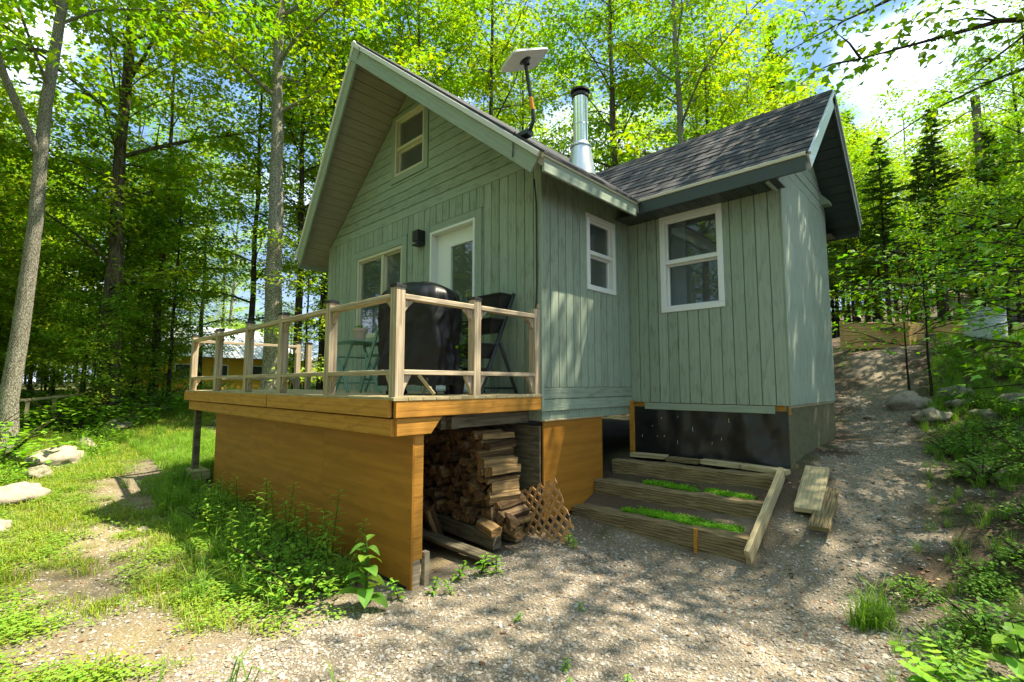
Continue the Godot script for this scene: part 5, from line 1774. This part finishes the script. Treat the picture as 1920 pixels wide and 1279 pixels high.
func make_trees() -> void:
	var r := RandomNumberGenerator.new()
	r.seed = 99
	var lime := Color(0.34, 0.475, 0.042)
	var mid := Color(0.235, 0.41, 0.042)
	var deep := Color(0.11, 0.23, 0.025)
	var tall := [
		grow(1, 17, 0.17, 0.24, 4.2, 22, 7800, 0.17, lime),
		grow(2, 18, 0.18, 0.30, 4.6, 22, 7800, 0.17, lime),
		grow(3, 16, 0.15, 0.20, 3.8, 24, 7800, 0.165, lime),
		grow(4, 19, 0.18, 0.34, 4.6, 22, 7800, 0.175, mid)]
	var medium := [
		grow(5, 10, 0.09, 0.10, 3.0, 20, 7500, 0.15, lime),
		grow(6, 9, 0.08, 0.08, 2.7, 20, 7000, 0.145, lime),
		grow(7, 11, 0.10, 0.14, 3.1, 20, 7500, 0.155, mid)]
	var young := [
		grow(11, 6.5, 0.07, 0.12, 1.9, 15, 3800, 0.14, lime),
		grow(12, 5.0, 0.055, 0.10, 1.7, 14, 3200, 0.14, lime),
		grow(13, 7.5, 0.08, 0.2, 2.1, 16, 4000, 0.15, mid)]
	var fir := [grow_fir(21, 13, 0.13, 0.28, 2.3, Color(0.12, 0.21, 0.05)), grow_fir(22, 11, 0.11, 0.40, 2.0, Color(0.14, 0.25, 0.05))]
	# trees one can tell apart
	var t1 := grow(31, 16, 0.155, 0.40, 4.0, 16, 9000, 0.16, mid, Vector3(0.085, 0, -0.02), 0.36)
	tree("leaning_tree", t1, Vector3(-13.1, gy(-13.1, -0.12), -0.12), 0.0, 1.0, M.bark_pale, M.leaf, "pale leaning forked trunk beside the large boulder")
	var t4 := grow(32, 19, 0.27, 0.42, 4.6, 20, 9500, 0.17, lime, Vector3(-0.01, 0, 0.01))
	tree("maple_tree", t4, at_column(506, 13.5), 0.6, 1.0, M.bark_pale, M.leaf, "thick pale maple trunk rising behind the deck railing")
	tree("maple_tree", tall[1], at_column(206, 14.5), 1.2, 1.3, M.bark, M.leaf, "thick dark trunk standing over the buff rock")
	tree("maple_tree", tall[2], at_column(189, 14.2), 2.9, 0.9, M.bark, M.leaf, "thin pale trunk pressed against the thick dark one")
	tree("maple_tree", tall[0], at_column(287, 17), 4.1, 0.85, M.bark, M.leaf, "straight trunk at the bend of the track")
	tree("maple_tree", tall[3], at_column(556, 15.5), 5.0, 0.8, M.bark_dark, M.leaf, "dark trunk beside the paired deck posts")
	tree("maple_tree", tall[2], at_column(464, 17), 0.3, 0.85, M.bark_dark, M.leaf, "slim dark trunk between the thick maple and the cottage")
	tree("maple_tree", tall[0], at_column(602, 16.5), 2.2, 0.8, M.bark_dark, M.leaf, "dark trunk at the far corner of the cabin")
	tree("maple_tree", tall[2], at_column(372, 21), 3.3, 0.75, M.bark_dark, M.leaf, "slender trunk standing before the yellow cottage")
	# the woods to the side of and behind the cabin
	var spots := []
	var tries := 0
	while spots.size() < 33 and tries < 9000:
		tries += 1
		var u := r.randf_range(-260, 640) if spots.size() < 15 else r.randf_range(600, 1330)
		var d := r.randf_range(20.0, 42.0) if u < 600 else r.randf_range(13.0, 30.0)
		var p := at_column(u, d)
		if p.x > -9.5 and p.x < 0.5 and p.z > -11.5: continue
		if p.x > -14.0 and p.z > -12.5: continue
		if near_line(p.x, p.z, TRACK) < 1.6: continue
		if Vector2(p.x + 33.5, p.z + 9.0).length() < 8.0: continue
		if u > 320 and u < 480 and d < 30.0: continue
		var ok := true
		for q in spots:
			if Vector2(p.x - q.x, p.z - q.z).length() < 2.4: ok = false
		if not ok: continue
		spots.append(p)
	for i in spots.size():
		var p: Vector3 = spots[i]
		var bi := r.randi() % 3
		var bl: String = ["brown-barked broadleaf forest tree with bright green crown", "dark-barked broadleaf forest tree with bright green crown", "pale-barked broadleaf forest tree with bright green crown"][bi]
		tree("maple_tree", tall[i % 4], p, r.randf() * TAU, r.randf_range(0.78, 1.12), [M.bark, M.bark_dark, M.bark_pale][bi], M.leaf, bl, "broadleaf trees of the woods round the cabin")
	var n2 := 0
	tries = 0
	while n2 < 26 and tries < 4000:
		tries += 1
		var u := r.randf_range(-240, 640)
		var d := r.randf_range(12.5, 24.0)
		var p := at_column(u, d)
		if near_line(p.x, p.z, TRACK) < 2.2 or p.x > -13.5: continue
		if u > 320 and u < 480 and d < 28.0: continue
		tree("maple_tree", medium[n2 % 3], p, r.randf() * TAU, r.randf_range(0.75, 1.1), [M.bark, M.bark_dark][n2 % 2], M.leaf, ["half-grown brown-stemmed maple leafy to the ground beside the track", "half-grown dark-stemmed maple leafy to the ground beside the track"][n2 % 2], "half-grown maples beside the track")
		n2 += 1
	for i in 22:
		var d := r.randf_range(38.0, 62.0)
		var p := at_column(r.randf_range(-150, 2000), d)
		tree("maple_tree", tall[i % 4], p, r.randf() * TAU, r.randf_range(0.6, 0.85) if p.x < -12.0 else 0.55, M.bark_dark, M.leaf, "distant broadleaf tree deep in the woods", "distant trees deep in the woods")
	for i in 46:
		var d := r.randf_range(24.0, 50.0)
		var p := at_column(r.randf_range(-150, 640) if i % 3 else r.randf_range(1540, 2000), d)
		if Vector2(p.x + 33.5, p.z + 9.0).length() < 7.0: continue
		tree("young_maple", young[i % 3], p, r.randf() * TAU, r.randf_range(0.7, 1.1), M.bark_dark, M.leaf, "distant young maple filling the depths of the woods", "distant young maples")
	# understorey
	var n := 0
	tries = 0
	while n < 34 and tries < 5000:
		tries += 1
		var u := r.randf_range(-220, 640)
		var d := r.randf_range(10.5, 34.0)
		var p := at_column(u, d)
		if near_line(p.x, p.z, TRACK) < 2.0 or p.x > -11.5: continue
		if u > 330 and u < 470 and d < 28: continue
		tree("young_maple", young[n % 3], p, r.randf() * TAU, r.randf_range(0.45, 1.0), M.bark_dark, M.leaf, "young leafy maple in the understorey of the woods", "young maples of the understorey")
		n += 1
	# far saplings behind the cabin's wing, and bushes on the bank
	for i in 7:
		var p := at_column(r.randf_range(1560, 1990), r.randf_range(15.5, 19.0))
		tree("young_maple", young[i % 3], p, r.randf() * TAU, r.randf_range(0.22, 0.4), M.bark_dark, M.leaf, "young leafy maple at the foot of the conifers", "young maples below the conifers")
	for q in [[1905, 9.4, 0.42, "leafy young maple beside the rain barrel"], [1770, 11.5, 0.40, "leafy young maple behind the mossy boulder"], [1985, 7.5, 0.40, "leafy young maple leaning over the bank"]]:
		tree("young_maple", young[2], at_column(q[0], q[1]), q[0], q[2], M.bark_dark, M.leaf, q[3])
	# conifers beyond the raised beds
	for i in 34:
		var u := r.randf_range(1545, 2050)
		var d := r.randf_range(14.5, 26.0)
		var p := at_column(u, d)
		var h := 1.6 + d * r.randf_range(0.38, 0.60) - p.y
		tree("fir_tree", fir[i % 2], p, r.randf() * TAU, h / [13.0, 11.0][i % 2], M.bark_dark, M.needle, ["slender dark fir in the stand beyond the raised beds", "narrow fir with a bare lower trunk beyond the raised beds"][i % 2], "firs beyond the raised beds")
	# broadleaf trees whose tops show over the wing roof and before the firs
	for q in [[1345, 16, 0.74], [1385, 20, 0.68], [1425, 17, 0.64], [1450, 24, 0.60], [1500, 18, 0.58], [1530, 21, 0.62], [1560, 17, 0.55], [1610, 18, 0.46], [1660, 17, 0.44], [1720, 19, 0.44], [1780, 21, 0.42], [1580, 24, 0.5], [1880, 18, 0.55], [1960, 15, 0.75], [1990, 11, 0.8]]:
		var p := at_column(q[0], q[1])
		var h: float = 1.6 + q[1] * q[2] - p.y
		tree("maple_tree", tall[3] if q[0] > 1500 else tall[2], p, r.randf() * TAU, h / (18.5 if q[0] > 1500 else 15.5), M.bark_dark, M.leaf, "sunlit broadleaf tree showing over the shingled wing roof" if q[0] < 1570 else "sunlit broadleaf tree standing among the firs", "broadleaf trees beyond the wing")
	for q in [[1600, 20, 0.52], [1640, 23, 0.55], [1690, 18, 0.46], [1730, 24, 0.55], [1790, 19, 0.46], [1840, 23, 0.55], [1900, 20, 0.6], [1575, 27, 0.56], [1860, 16, 0.52]]:
		var p := at_column(q[0], q[1])
		tree("maple_tree", medium[r.randi() % 3], p, r.randf() * TAU, (1.6 + q[1] * q[2] - p.y) / 10.0, M.bark_dark, M.leaf, "half-grown maple with a full crown among the firs", "half-grown maples among the firs")
	for i in 14:
		var d := r.randf_range(27.0, 42.0)
		var p := at_column(r.randf_range(1540, 2050), d)
		tree("maple_tree", tall[i % 4], p, r.randf() * TAU, (1.6 + d * r.randf_range(0.25, 0.42) - p.y) / 17.0, M.bark_dark, M.leaf, "far broadleaf tree seen between the fir trunks", "far trees behind the firs")
	# woods behind the photographer, mirrored in the windows
	for q in [[-16, 4.4], [-18.5, 4], [-21.5, 4.4], [-25, 4.6], [-14, 4], [-12, 4.5], [-8, 5], [-4, 6], [-1.5, 5.5], [2.5, 5], [5, 3.5], [-6, 7.5], [-10, 6.5], [1, 7], [7.5, 2.5], [-2.8, 8], [4, 7]]:
		tree("young_maple", young[r.randi() % 3], Vector3(q[0], gy(q[0], q[1]), q[1]), r.randf() * TAU, r.randf_range(0.9, 1.3), M.bark, M.leaf, "young maple behind the yard, mirrored in the cabin windows", "young maples behind the yard")
	for q in [[-17, 3.2], [-20, 2.6], [-24, 3.0], [-22, 6.5], [-27, 5.0], [-19, 8], [-30, 8], [-14, 6], [-9, 7.5], [-5, 9], [-1, 8], [3, 7.5], [7, 5], [9, 1], [-18, 5], [-11, 12], [-3, 14], [5, 12], [11, 6], [-7, 5.5], [12, -3], [0.5, 11], [-16, 10]]:
		tree("maple_tree", tall[r.randi() % 3], Vector3(q[0], gy(q[0], q[1]), q[1]), r.randf() * TAU, r.randf_range(0.8, 1.0), M.bark, M.leaf, "broadleaf tree behind the yard, mirrored in the cabin windows", "broadleaf trees behind the yard")
	var sp := grow_fir(23, 17, 0.2, 0.1, 2.6, Color(0.05, 0.085, 0.045), 0.3)
	tree("spruce_tree", sp, at_column(1478, 22), 0.0, 0.92, M.bark_dark, M.needle, "tall blue-green spruce rising above the wing roof")
	# trees over the path whose boughs hang into view and dapple the yard
	var over := grow(41, 15, 0.22, 0.24, 5.4, 34, 13500, 0.135, mid, Vector3.ZERO, 0.0, 0.55)
	var over2 := grow(42, 14, 0.2, 0.30, 4.2, 20, 7500, 0.135, lime)
	tree("overhanging_maple", over, Vector3(2.3, gy(2.3, -10.2), -10.2), 0.4, 1.0, M.bark, M.leaf, "maple over the bank with boughs reaching towards the wing roof")
	tree("overhanging_maple", over2, Vector3(7.6, gy(7.6, -6.2), -6.2), 2.0, 1.0, M.bark, M.leaf, "maple higher on the bank shading the gravel")
	tree("overhanging_maple", over, Vector3(3.4, gy(3.4, -13.2), -13.2), 3.6, 0.95, M.bark, M.leaf, "maple behind the rain barrel hanging over the firs")

# ---------------------------------------------------------------- plants one can tell apart
func big_leaf(m: MB, at: Vector3, dir: Vector3, l: float, w: float, col: Color, droop := 0.35) -> void:
	var side := dir.cross(Vector3.UP).normalized()
	var n := side.cross(dir).normalized()
	var k := 6
	var prev := []
	for i in k + 1:
		var t := float(i) / k
		var p := at + dir * l * t - Vector3.UP * droop * l * t * t
		var ww := w * 0.5 * pow(sin(PI * clampf(t * 0.93 + 0.06, 0, 1)), 0.8)
		if i == k: ww = 0.0
		var row := [p - side * ww + n * ww * 0.25, p, p + side * ww + n * ww * 0.25]
		if i > 0:
			m.quad(prev[0], prev[1], row[1], row[0])
			m.quad(prev[1], prev[2], row[2], row[1])
		prev = row
	m.tint(col)

func herb(r: RandomNumberGenerator, h: float, count: int, l: float, w: float, base: Color) -> ArrayMesh:
	var m := MB.new()
	var tip := Vector3(r.randf_range(-0.08, 0.08), h, r.randf_range(-0.08, 0.08))
	add_tube(m, [Vector3(0, -0.03, 0), tip * 0.5 + Vector3(0.01, 0, 0), tip], [0.006, 0.005, 0.002], 5, false)
	m.tint(Color(0.10, 0.16, 0.04))
	for i in count:
		var t := lerpf(0.12, 1.0, float(i) / count)
		var a := i * 2.4 + r.randf_range(-0.3, 0.3)
		var k := 1.0 - 0.55 * t
		big_leaf(m, tip * t, Vector3(cos(a), r.randf_range(0.2, 0.7), sin(a)).normalized(), l * (k + 0.2), w * (k + 0.2), green(r, base, 0.2), 0.4)
	return m.mesh()

func bush(r: RandomNumberGenerator, h: float, rad: float, count: int, l: float, base: Color) -> ArrayMesh:
	var m := MB.new()
	for i in 9:
		var a := r.randf() * TAU
		add_tube(m, [Vector3.ZERO, Vector3(cos(a) * rad * 0.5, h * 0.6, sin(a) * rad * 0.5), Vector3(cos(a) * rad * 0.9, h * r.randf_range(0.7, 1.0), sin(a) * rad * 0.9)], [0.01, 0.006, 0.003], 4, false)
	m.tint(Color(0.09, 0.08, 0.04))
	for i in count:
		var a := r.randf() * TAU
		var d := sqrt(r.randf()) * rad
		var y := h * r.randf_range(0.15, 1.0) * (1.0 - 0.45 * pow(d / rad, 2.0))
		var b := r.randf() * TAU
		leaf(m, Vector3(cos(a) * d, y, sin(a) * d), Vector3(cos(b), r.randf_range(-0.4, 0.5), sin(b)).normalized(), Vector3.UP, l * r.randf_range(0.6, 1.2), l * 0.6, green(r, base, 0.3))
	return m.mesh()

func place(called: String, mesh: Mesh, x: float, z: float, s: float, turn: float, label: String, category: String, group := "") -> void:
	solo(called, mesh, M.plant, Transform3D(Basis(Vector3.UP, turn).scaled(Vector3.ONE * s), Vector3(x, gy(x, z), z)), label, category, group)

func make_plants() -> void:
	var r := RandomNumberGenerator.new()
	r.seed = 303
	var g1 := Color(0.218, 0.432, 0.048)
	# burdock by the skirt corner
	var bd := MB.new()
	add_tube(bd, [Vector3.ZERO, Vector3(0.02, 0.3, 0.0), Vector3(0.01, 0.5, 0.02)], [0.011, 0.009, 0.005], 6, false)
	bd.tint(Color(0.13, 0.2, 0.05))
	for i in 16:
		var t := float(i) / 16.0
		var an := i * 2.4 + r.randf_range(-0.3, 0.3)
		var k := lerpf(1.0, 0.45, t)
		big_leaf(bd, Vector3(0.01, lerpf(0.06, 0.5, t), 0.01), Vector3(cos(an), r.randf_range(0.35, 0.8), sin(an)).normalized(), 0.25 * k * r.randf_range(0.8, 1.1), 0.125 * k, green(r, Color(0.17, 0.33, 0.045), 0.2), r.randf_range(0.4, 0.9))
	place("burdock", bd.mesh(), -3.42, -1.98, 1.05, 0.4, "broad-leaved weed standing before the orange skirt's end", "plant")
	# upright leafy stems along the skirt
	var h1 := herb(r, 0.66, 30, 0.14, 0.034, Color(0.27, 0.45, 0.05))
	var h2 := herb(r, 0.45, 20, 0.11, 0.028, Color(0.252, 0.464, 0.048))
	for q in [[-4.1, -2.0, 0.9], [-4.2, -1.75, 0.8], [-5.05, -1.6, 1.0], [-5.8, -1.7, 0.9], [-6.3, -1.65, 0.8], [-3.85, -2.15, 0.8], [-5.0, -1.85, 1.0], [-4.85, -1.72, 1.1], [-5.2, -1.8, 0.9], [-4.95, -2.05, 1.15], [-4.35, -2.15, 1.05], [-5.6, -2.0, 0.9], [-6.1, -1.9, 0.8], [-6.6, -2.1, 0.9], [-4.6, -1.6, 0.8], [-7.3, -2.0, 0.8], [-5.35, -1.6, 0.7], [-8.1, -2.1, 0.8]]:
		place("goldenrod_stem", h1 if r.randf() < 0.6 else h2, q[0], q[1], q[2], r.randf() * TAU, "upright narrow-leaved weed stem along the orange skirt", "plant", "weed stems along the deck skirt")
	for i in 26:
		var x := r.randf_range(-7.8, -3.7)
		place("goldenrod_stem", h1 if i % 3 else h2, x, -2.0 + r.randf_range(-0.15, 0.5), r.randf_range(0.5, 1.05), r.randf() * TAU, "upright narrow-leaved weed stem along the orange skirt", "plant", "weed stems along the deck skirt")
	var b1 := bush(r, 0.26, 0.24, 260, 0.045, g1)
	for i in 16:
		var x := r.randf_range(-7.5, -3.55)
		place("weed_clump", b1, x, -1.95 + r.randf_range(-0.15, 0.35) + (x + 3.5) * 0.04, r.randf_range(0.6, 1.2), r.randf() * TAU, "low leafy weed clump at the foot of the orange skirt", "plant", "weed clumps along the deck skirt")
	# weeds by the firewood and on the gravel
	var fn := herb(r, 0.18, 14, 0.10, 0.032, Color(0.235, 0.480, 0.048))
	for q in [[-3.28, -2.75, 0.9], [-3.2, -2.95, 1.1], [-3.05, -3.0, 0.8], [-3.22, -2.45, 0.7], [-3.05, -4.02, 0.8], [-3.36, -2.25, 0.9], [-3.1, -2.55, 0.6], [-2.95, -3.95, 0.6]]:
		place("gravel_weed", fn, q[0], q[1], q[2], r.randf() * TAU, "small leafy weed in the gravel before the firewood", "plant", "weeds in the gravel by the firewood")
	for q in [[-1.75, -2.25], [-1.62, -2.12], [-1.4, -2.35], [-2.1, -2.9], [-2.35, -2.5], [-1.55, -2.02]]:
		place("seedling", fn, q[0], q[1], r.randf_range(0.25, 0.4), r.randf() * TAU, "tiny seedling in the open gravel of the yard", "plant", "seedlings in the yard gravel")
	# plants at the path's outer side
	var frn := MB.new()
	for k in 7:
		var a := k * 0.9
		var d := Vector3(cos(a), 0.55, sin(a)).normalized()
		for i in 9:
			var p := Vector3(0, 0.06, 0) + d * 0.03 * i
			var s := d.cross(Vector3.UP).normalized()
			for q in [-1.0, 1.0]:
				big_leaf(frn, p, (s * q + d * 0.5).normalized(), 0.085 * (1.0 - i * 0.08), 0.035, green(r, Color(0.286, 0.528, 0.048), 0.12), 0.2)
	place("fern", frn.mesh(), -0.16, -3.2, 1.1, 0.3, "bright lime fern-like weed at the gravel's edge", "plant")
	for q in [[0.08, -3.55, 1.1, "leafy stem with pointed leaves rising from the leaf litter"], [-0.28, -3.25, 0.7, "small leafy stem near the bright lime weed"], [0.25, -3.35, 1.5, "broad leafy seedling stems leaning over the gravel's edge"], [0.42, -4.3, 1.9, "tall leafy stem with broad leaves beside the bank"]]:
		place("bank_plant", herb(r, 0.25, 9, 0.16, 0.09, g1), q[0], q[1], q[2], r.randf() * TAU, q[3], "plant")
	var b2 := bush(r, 0.32, 0.34, 300, 0.07, Color(0.168, 0.352, 0.048))
	for i in 110:
		var z := r.randf_range(-13.0, -2.7)
		var x := r.randf_range(-0.42, 0.75)
		if near_line(x, z, PATH) < 0.55: continue
		place("bank_weed", b2, x, z, r.randf_range(0.22, 0.75), r.randf() * TAU, "low leafy weed growing on the shaded bank", "plant", "weeds on the shaded bank")
	# saplings on the bank
	var s1 := grow(51, 2.6, 0.022, 0.30, 0.85, 9, 540, 0.10, Color(0.16, 0.36, 0.03))
	var s2 := grow(52, 2.2, 0.02, 0.28, 0.85, 8, 480, 0.105, Color(0.17, 0.37, 0.03))
	tree("sapling", s1, Vector3(-0.55, gy(-0.55, -10.4), -10.4), 0.5, 1.0, M.bark_dark, M.plant, "slim maple sapling behind the tan boulder")
	tree("sapling", s2, Vector3(-0.85, gy(-0.85, -10.7), -10.7), 2.5, 0.95, M.bark_dark, M.plant, "bent dark-stemmed sapling before the raised bed")
	tree("sapling", s1, Vector3(0.62, gy(0.62, -7.6), -7.6), 1.4, 0.95, M.bark_dark, M.plant, "broad-leaved maple sapling leaning in from the bank")
	tree("sapling", s2, Vector3(0.75, gy(0.75, -6.4), -6.4), 4.4, 0.85, M.bark_dark, M.plant, "low maple sapling at the foot of the bank")
	# weeds along the edge of the woods
	var b3 := bush(r, 0.55, 0.6, 420, 0.10, Color(0.218, 0.432, 0.040))
	for i in 150:
		var x := r.randf_range(-27.0, -11.0)
		var z := r.randf_range(-14.0, 5.0)
		if near_line(x, z, TRACK) < 1.4 or absf(z + 0.75) < 0.5 and x > -13.5: continue
		if x > -13 and z < -1.5: continue
		place("woodland_shrub", b3, x, z, r.randf_range(0.7, 1.9), r.randf() * TAU, "low leafy shrub at the edge of the woods", "shrub", "low shrubs at the edge of the woods")
	for q in [[-10.9, -0.05, 0.6], [-13.0, -1.3, 0.75], [-14.6, -1.75, 0.8], [-15.2, -1.6, 0.7], [-11.9, 0.1, 0.6], [-10.2, 0.35, 0.55]]:
		place("woodland_shrub", b3, q[0], q[1], q[2], r.randf() * TAU, "sunlit leafy weed clump among the pale boulders", "shrub", "weed clumps among the boulders")
	# strap-leaved plant by the far deck post, and bent grass stalks in front
	var lily := MB.new()
	for i in 26:
		blade(lily, Vector3(r.randf_range(-0.06, 0.06), 0, r.randf_range(-0.06, 0.06)), r.randf() * TAU, r.randf_range(0.35, 0.62), 0.022, r.randf_range(0.5, 1.2), green(r, Color(0.118, 0.256, 0.048), 0.2))
	place("day_lily", lily.mesh(), -9.0, -2.0, 1.0, 0.0, "strap-leaved clump beside the far end of the orange skirt", "plant")
	place("day_lily", lily.mesh(), -8.3, -2.05, 0.9, 2.0, "strap-leaved clump against the orange skirt's middle seam", "plant")
	var gs := MB.new()
	for i in 7:
		var a := r.randf() * TAU
		blade(gs, Vector3(r.randf_range(-0.08, 0.08), 0, r.randf_range(-0.08, 0.08)), a, r.randf_range(0.2, 0.32), 0.014, r.randf_range(0.7, 1.3), green(r, Color(0.151, 0.272, 0.056), 0.2))
	for q in [[-2.95, -0.95], [-3.25, -0.62], [-2.65, -1.0], [-2.5, -1.35]]:
		place("grass_stalk", gs.mesh(), q[0], q[1], r.randf_range(0.7, 1.0), r.randf() * TAU, "bent dark grass stalks rising from the trodden lawn edge", "grass", "bent grass stalks at the lawn edge")

# ---------------------------------------------------------------- scene
func _ready() -> void:
	var cam := Camera3D.new()
	cam.name = "camera"
	cam.fov = 70.2
	cam.near = 0.05
	cam.far = 400.0
	add_child(cam)
	cam.position = Vector3(0, 1.6, 0)
	cam.rotation = Vector3(atan2(80.0, 910.0), deg_to_rad(43.73), 0)
	cam.current = true
	var env := Environment.new()
	env.background_mode = Environment.BG_SKY
	var sky := Sky.new()
	var sm := ProceduralSkyMaterial.new()
	sm.sky_top_color = Color(0.44, 0.59, 0.77)
	sm.sky_horizon_color = Color(0.72, 0.79, 0.86)
	sm.sky_curve = 0.12
	sm.ground_bottom_color = Color(0.16, 0.17, 0.10)
	sm.ground_horizon_color = Color(0.42, 0.46, 0.40)
	sm.sky_energy_multiplier = 0.82
	sm.ground_energy_multiplier = 0.4
	sm.sky_cover = clouds()
	sky.sky_material = sm
	env.sky = sky
	env.tonemap_mode = Environment.TONE_MAPPER_LINEAR
	env.tonemap_exposure = 3.15
	env.sdfgi_enabled = true
	env.ssao_enabled = true
	env.ssil_enabled = true
	var we := WorldEnvironment.new()
	we.name = "world_environment"
	we.environment = env
	add_child(we)
	var sun := DirectionalLight3D.new()
	sun.name = "sun"
	sun.light_energy = 1.6
	sun.light_color = Color(1.0, 0.95, 0.85)
	sun.light_angular_distance = 0.55
	sun.shadow_enabled = true
	add_child(sun)
	sun.look_at_from_position(SUN * 20.0, Vector3.ZERO, Vector3.BACK)
	rng.seed = 7
	nz.seed = 2
	nz.frequency = 0.02
	nz.fractal_octaves = 3
	make_materials()
	make_height()
	make_ground()
	make_cabin()
	make_deck()
	deck_things()
	make_yard()
	beyond()
	make_trees()
	make_plants()
	ground_cover()

func clouds() -> ImageTexture:
	var w := 1024
	var h := 512
	var f := FastNoiseLite.new()
	f.seed = 19
	f.frequency = 1.5
	f.fractal_octaves = 5
	var d := PackedByteArray()
	d.resize(w * h * 4)
	for j in h:
		var b := PI / 2 - PI * (j + 0.5) / h
		for i in w:
			var k := (j * w + i) * 4
			var v := 0.0
			if b > 0.0:
				var a := TAU * i / w
				var p := Vector3(cos(a) * cos(b), sin(b) * 1.7, sin(a) * cos(b))
				v = clampf((f.get_noise_3dv(p) - 0.04) * 3.2, 0.0, 1.0)
			d[k] = 250; d[k + 1] = 251; d[k + 2] = 255
			d[k + 3] = int(v * 235.0)
	return ImageTexture.create_from_image(Image.create_from_data(w, h, false, Image.FORMAT_RGBA8, d))
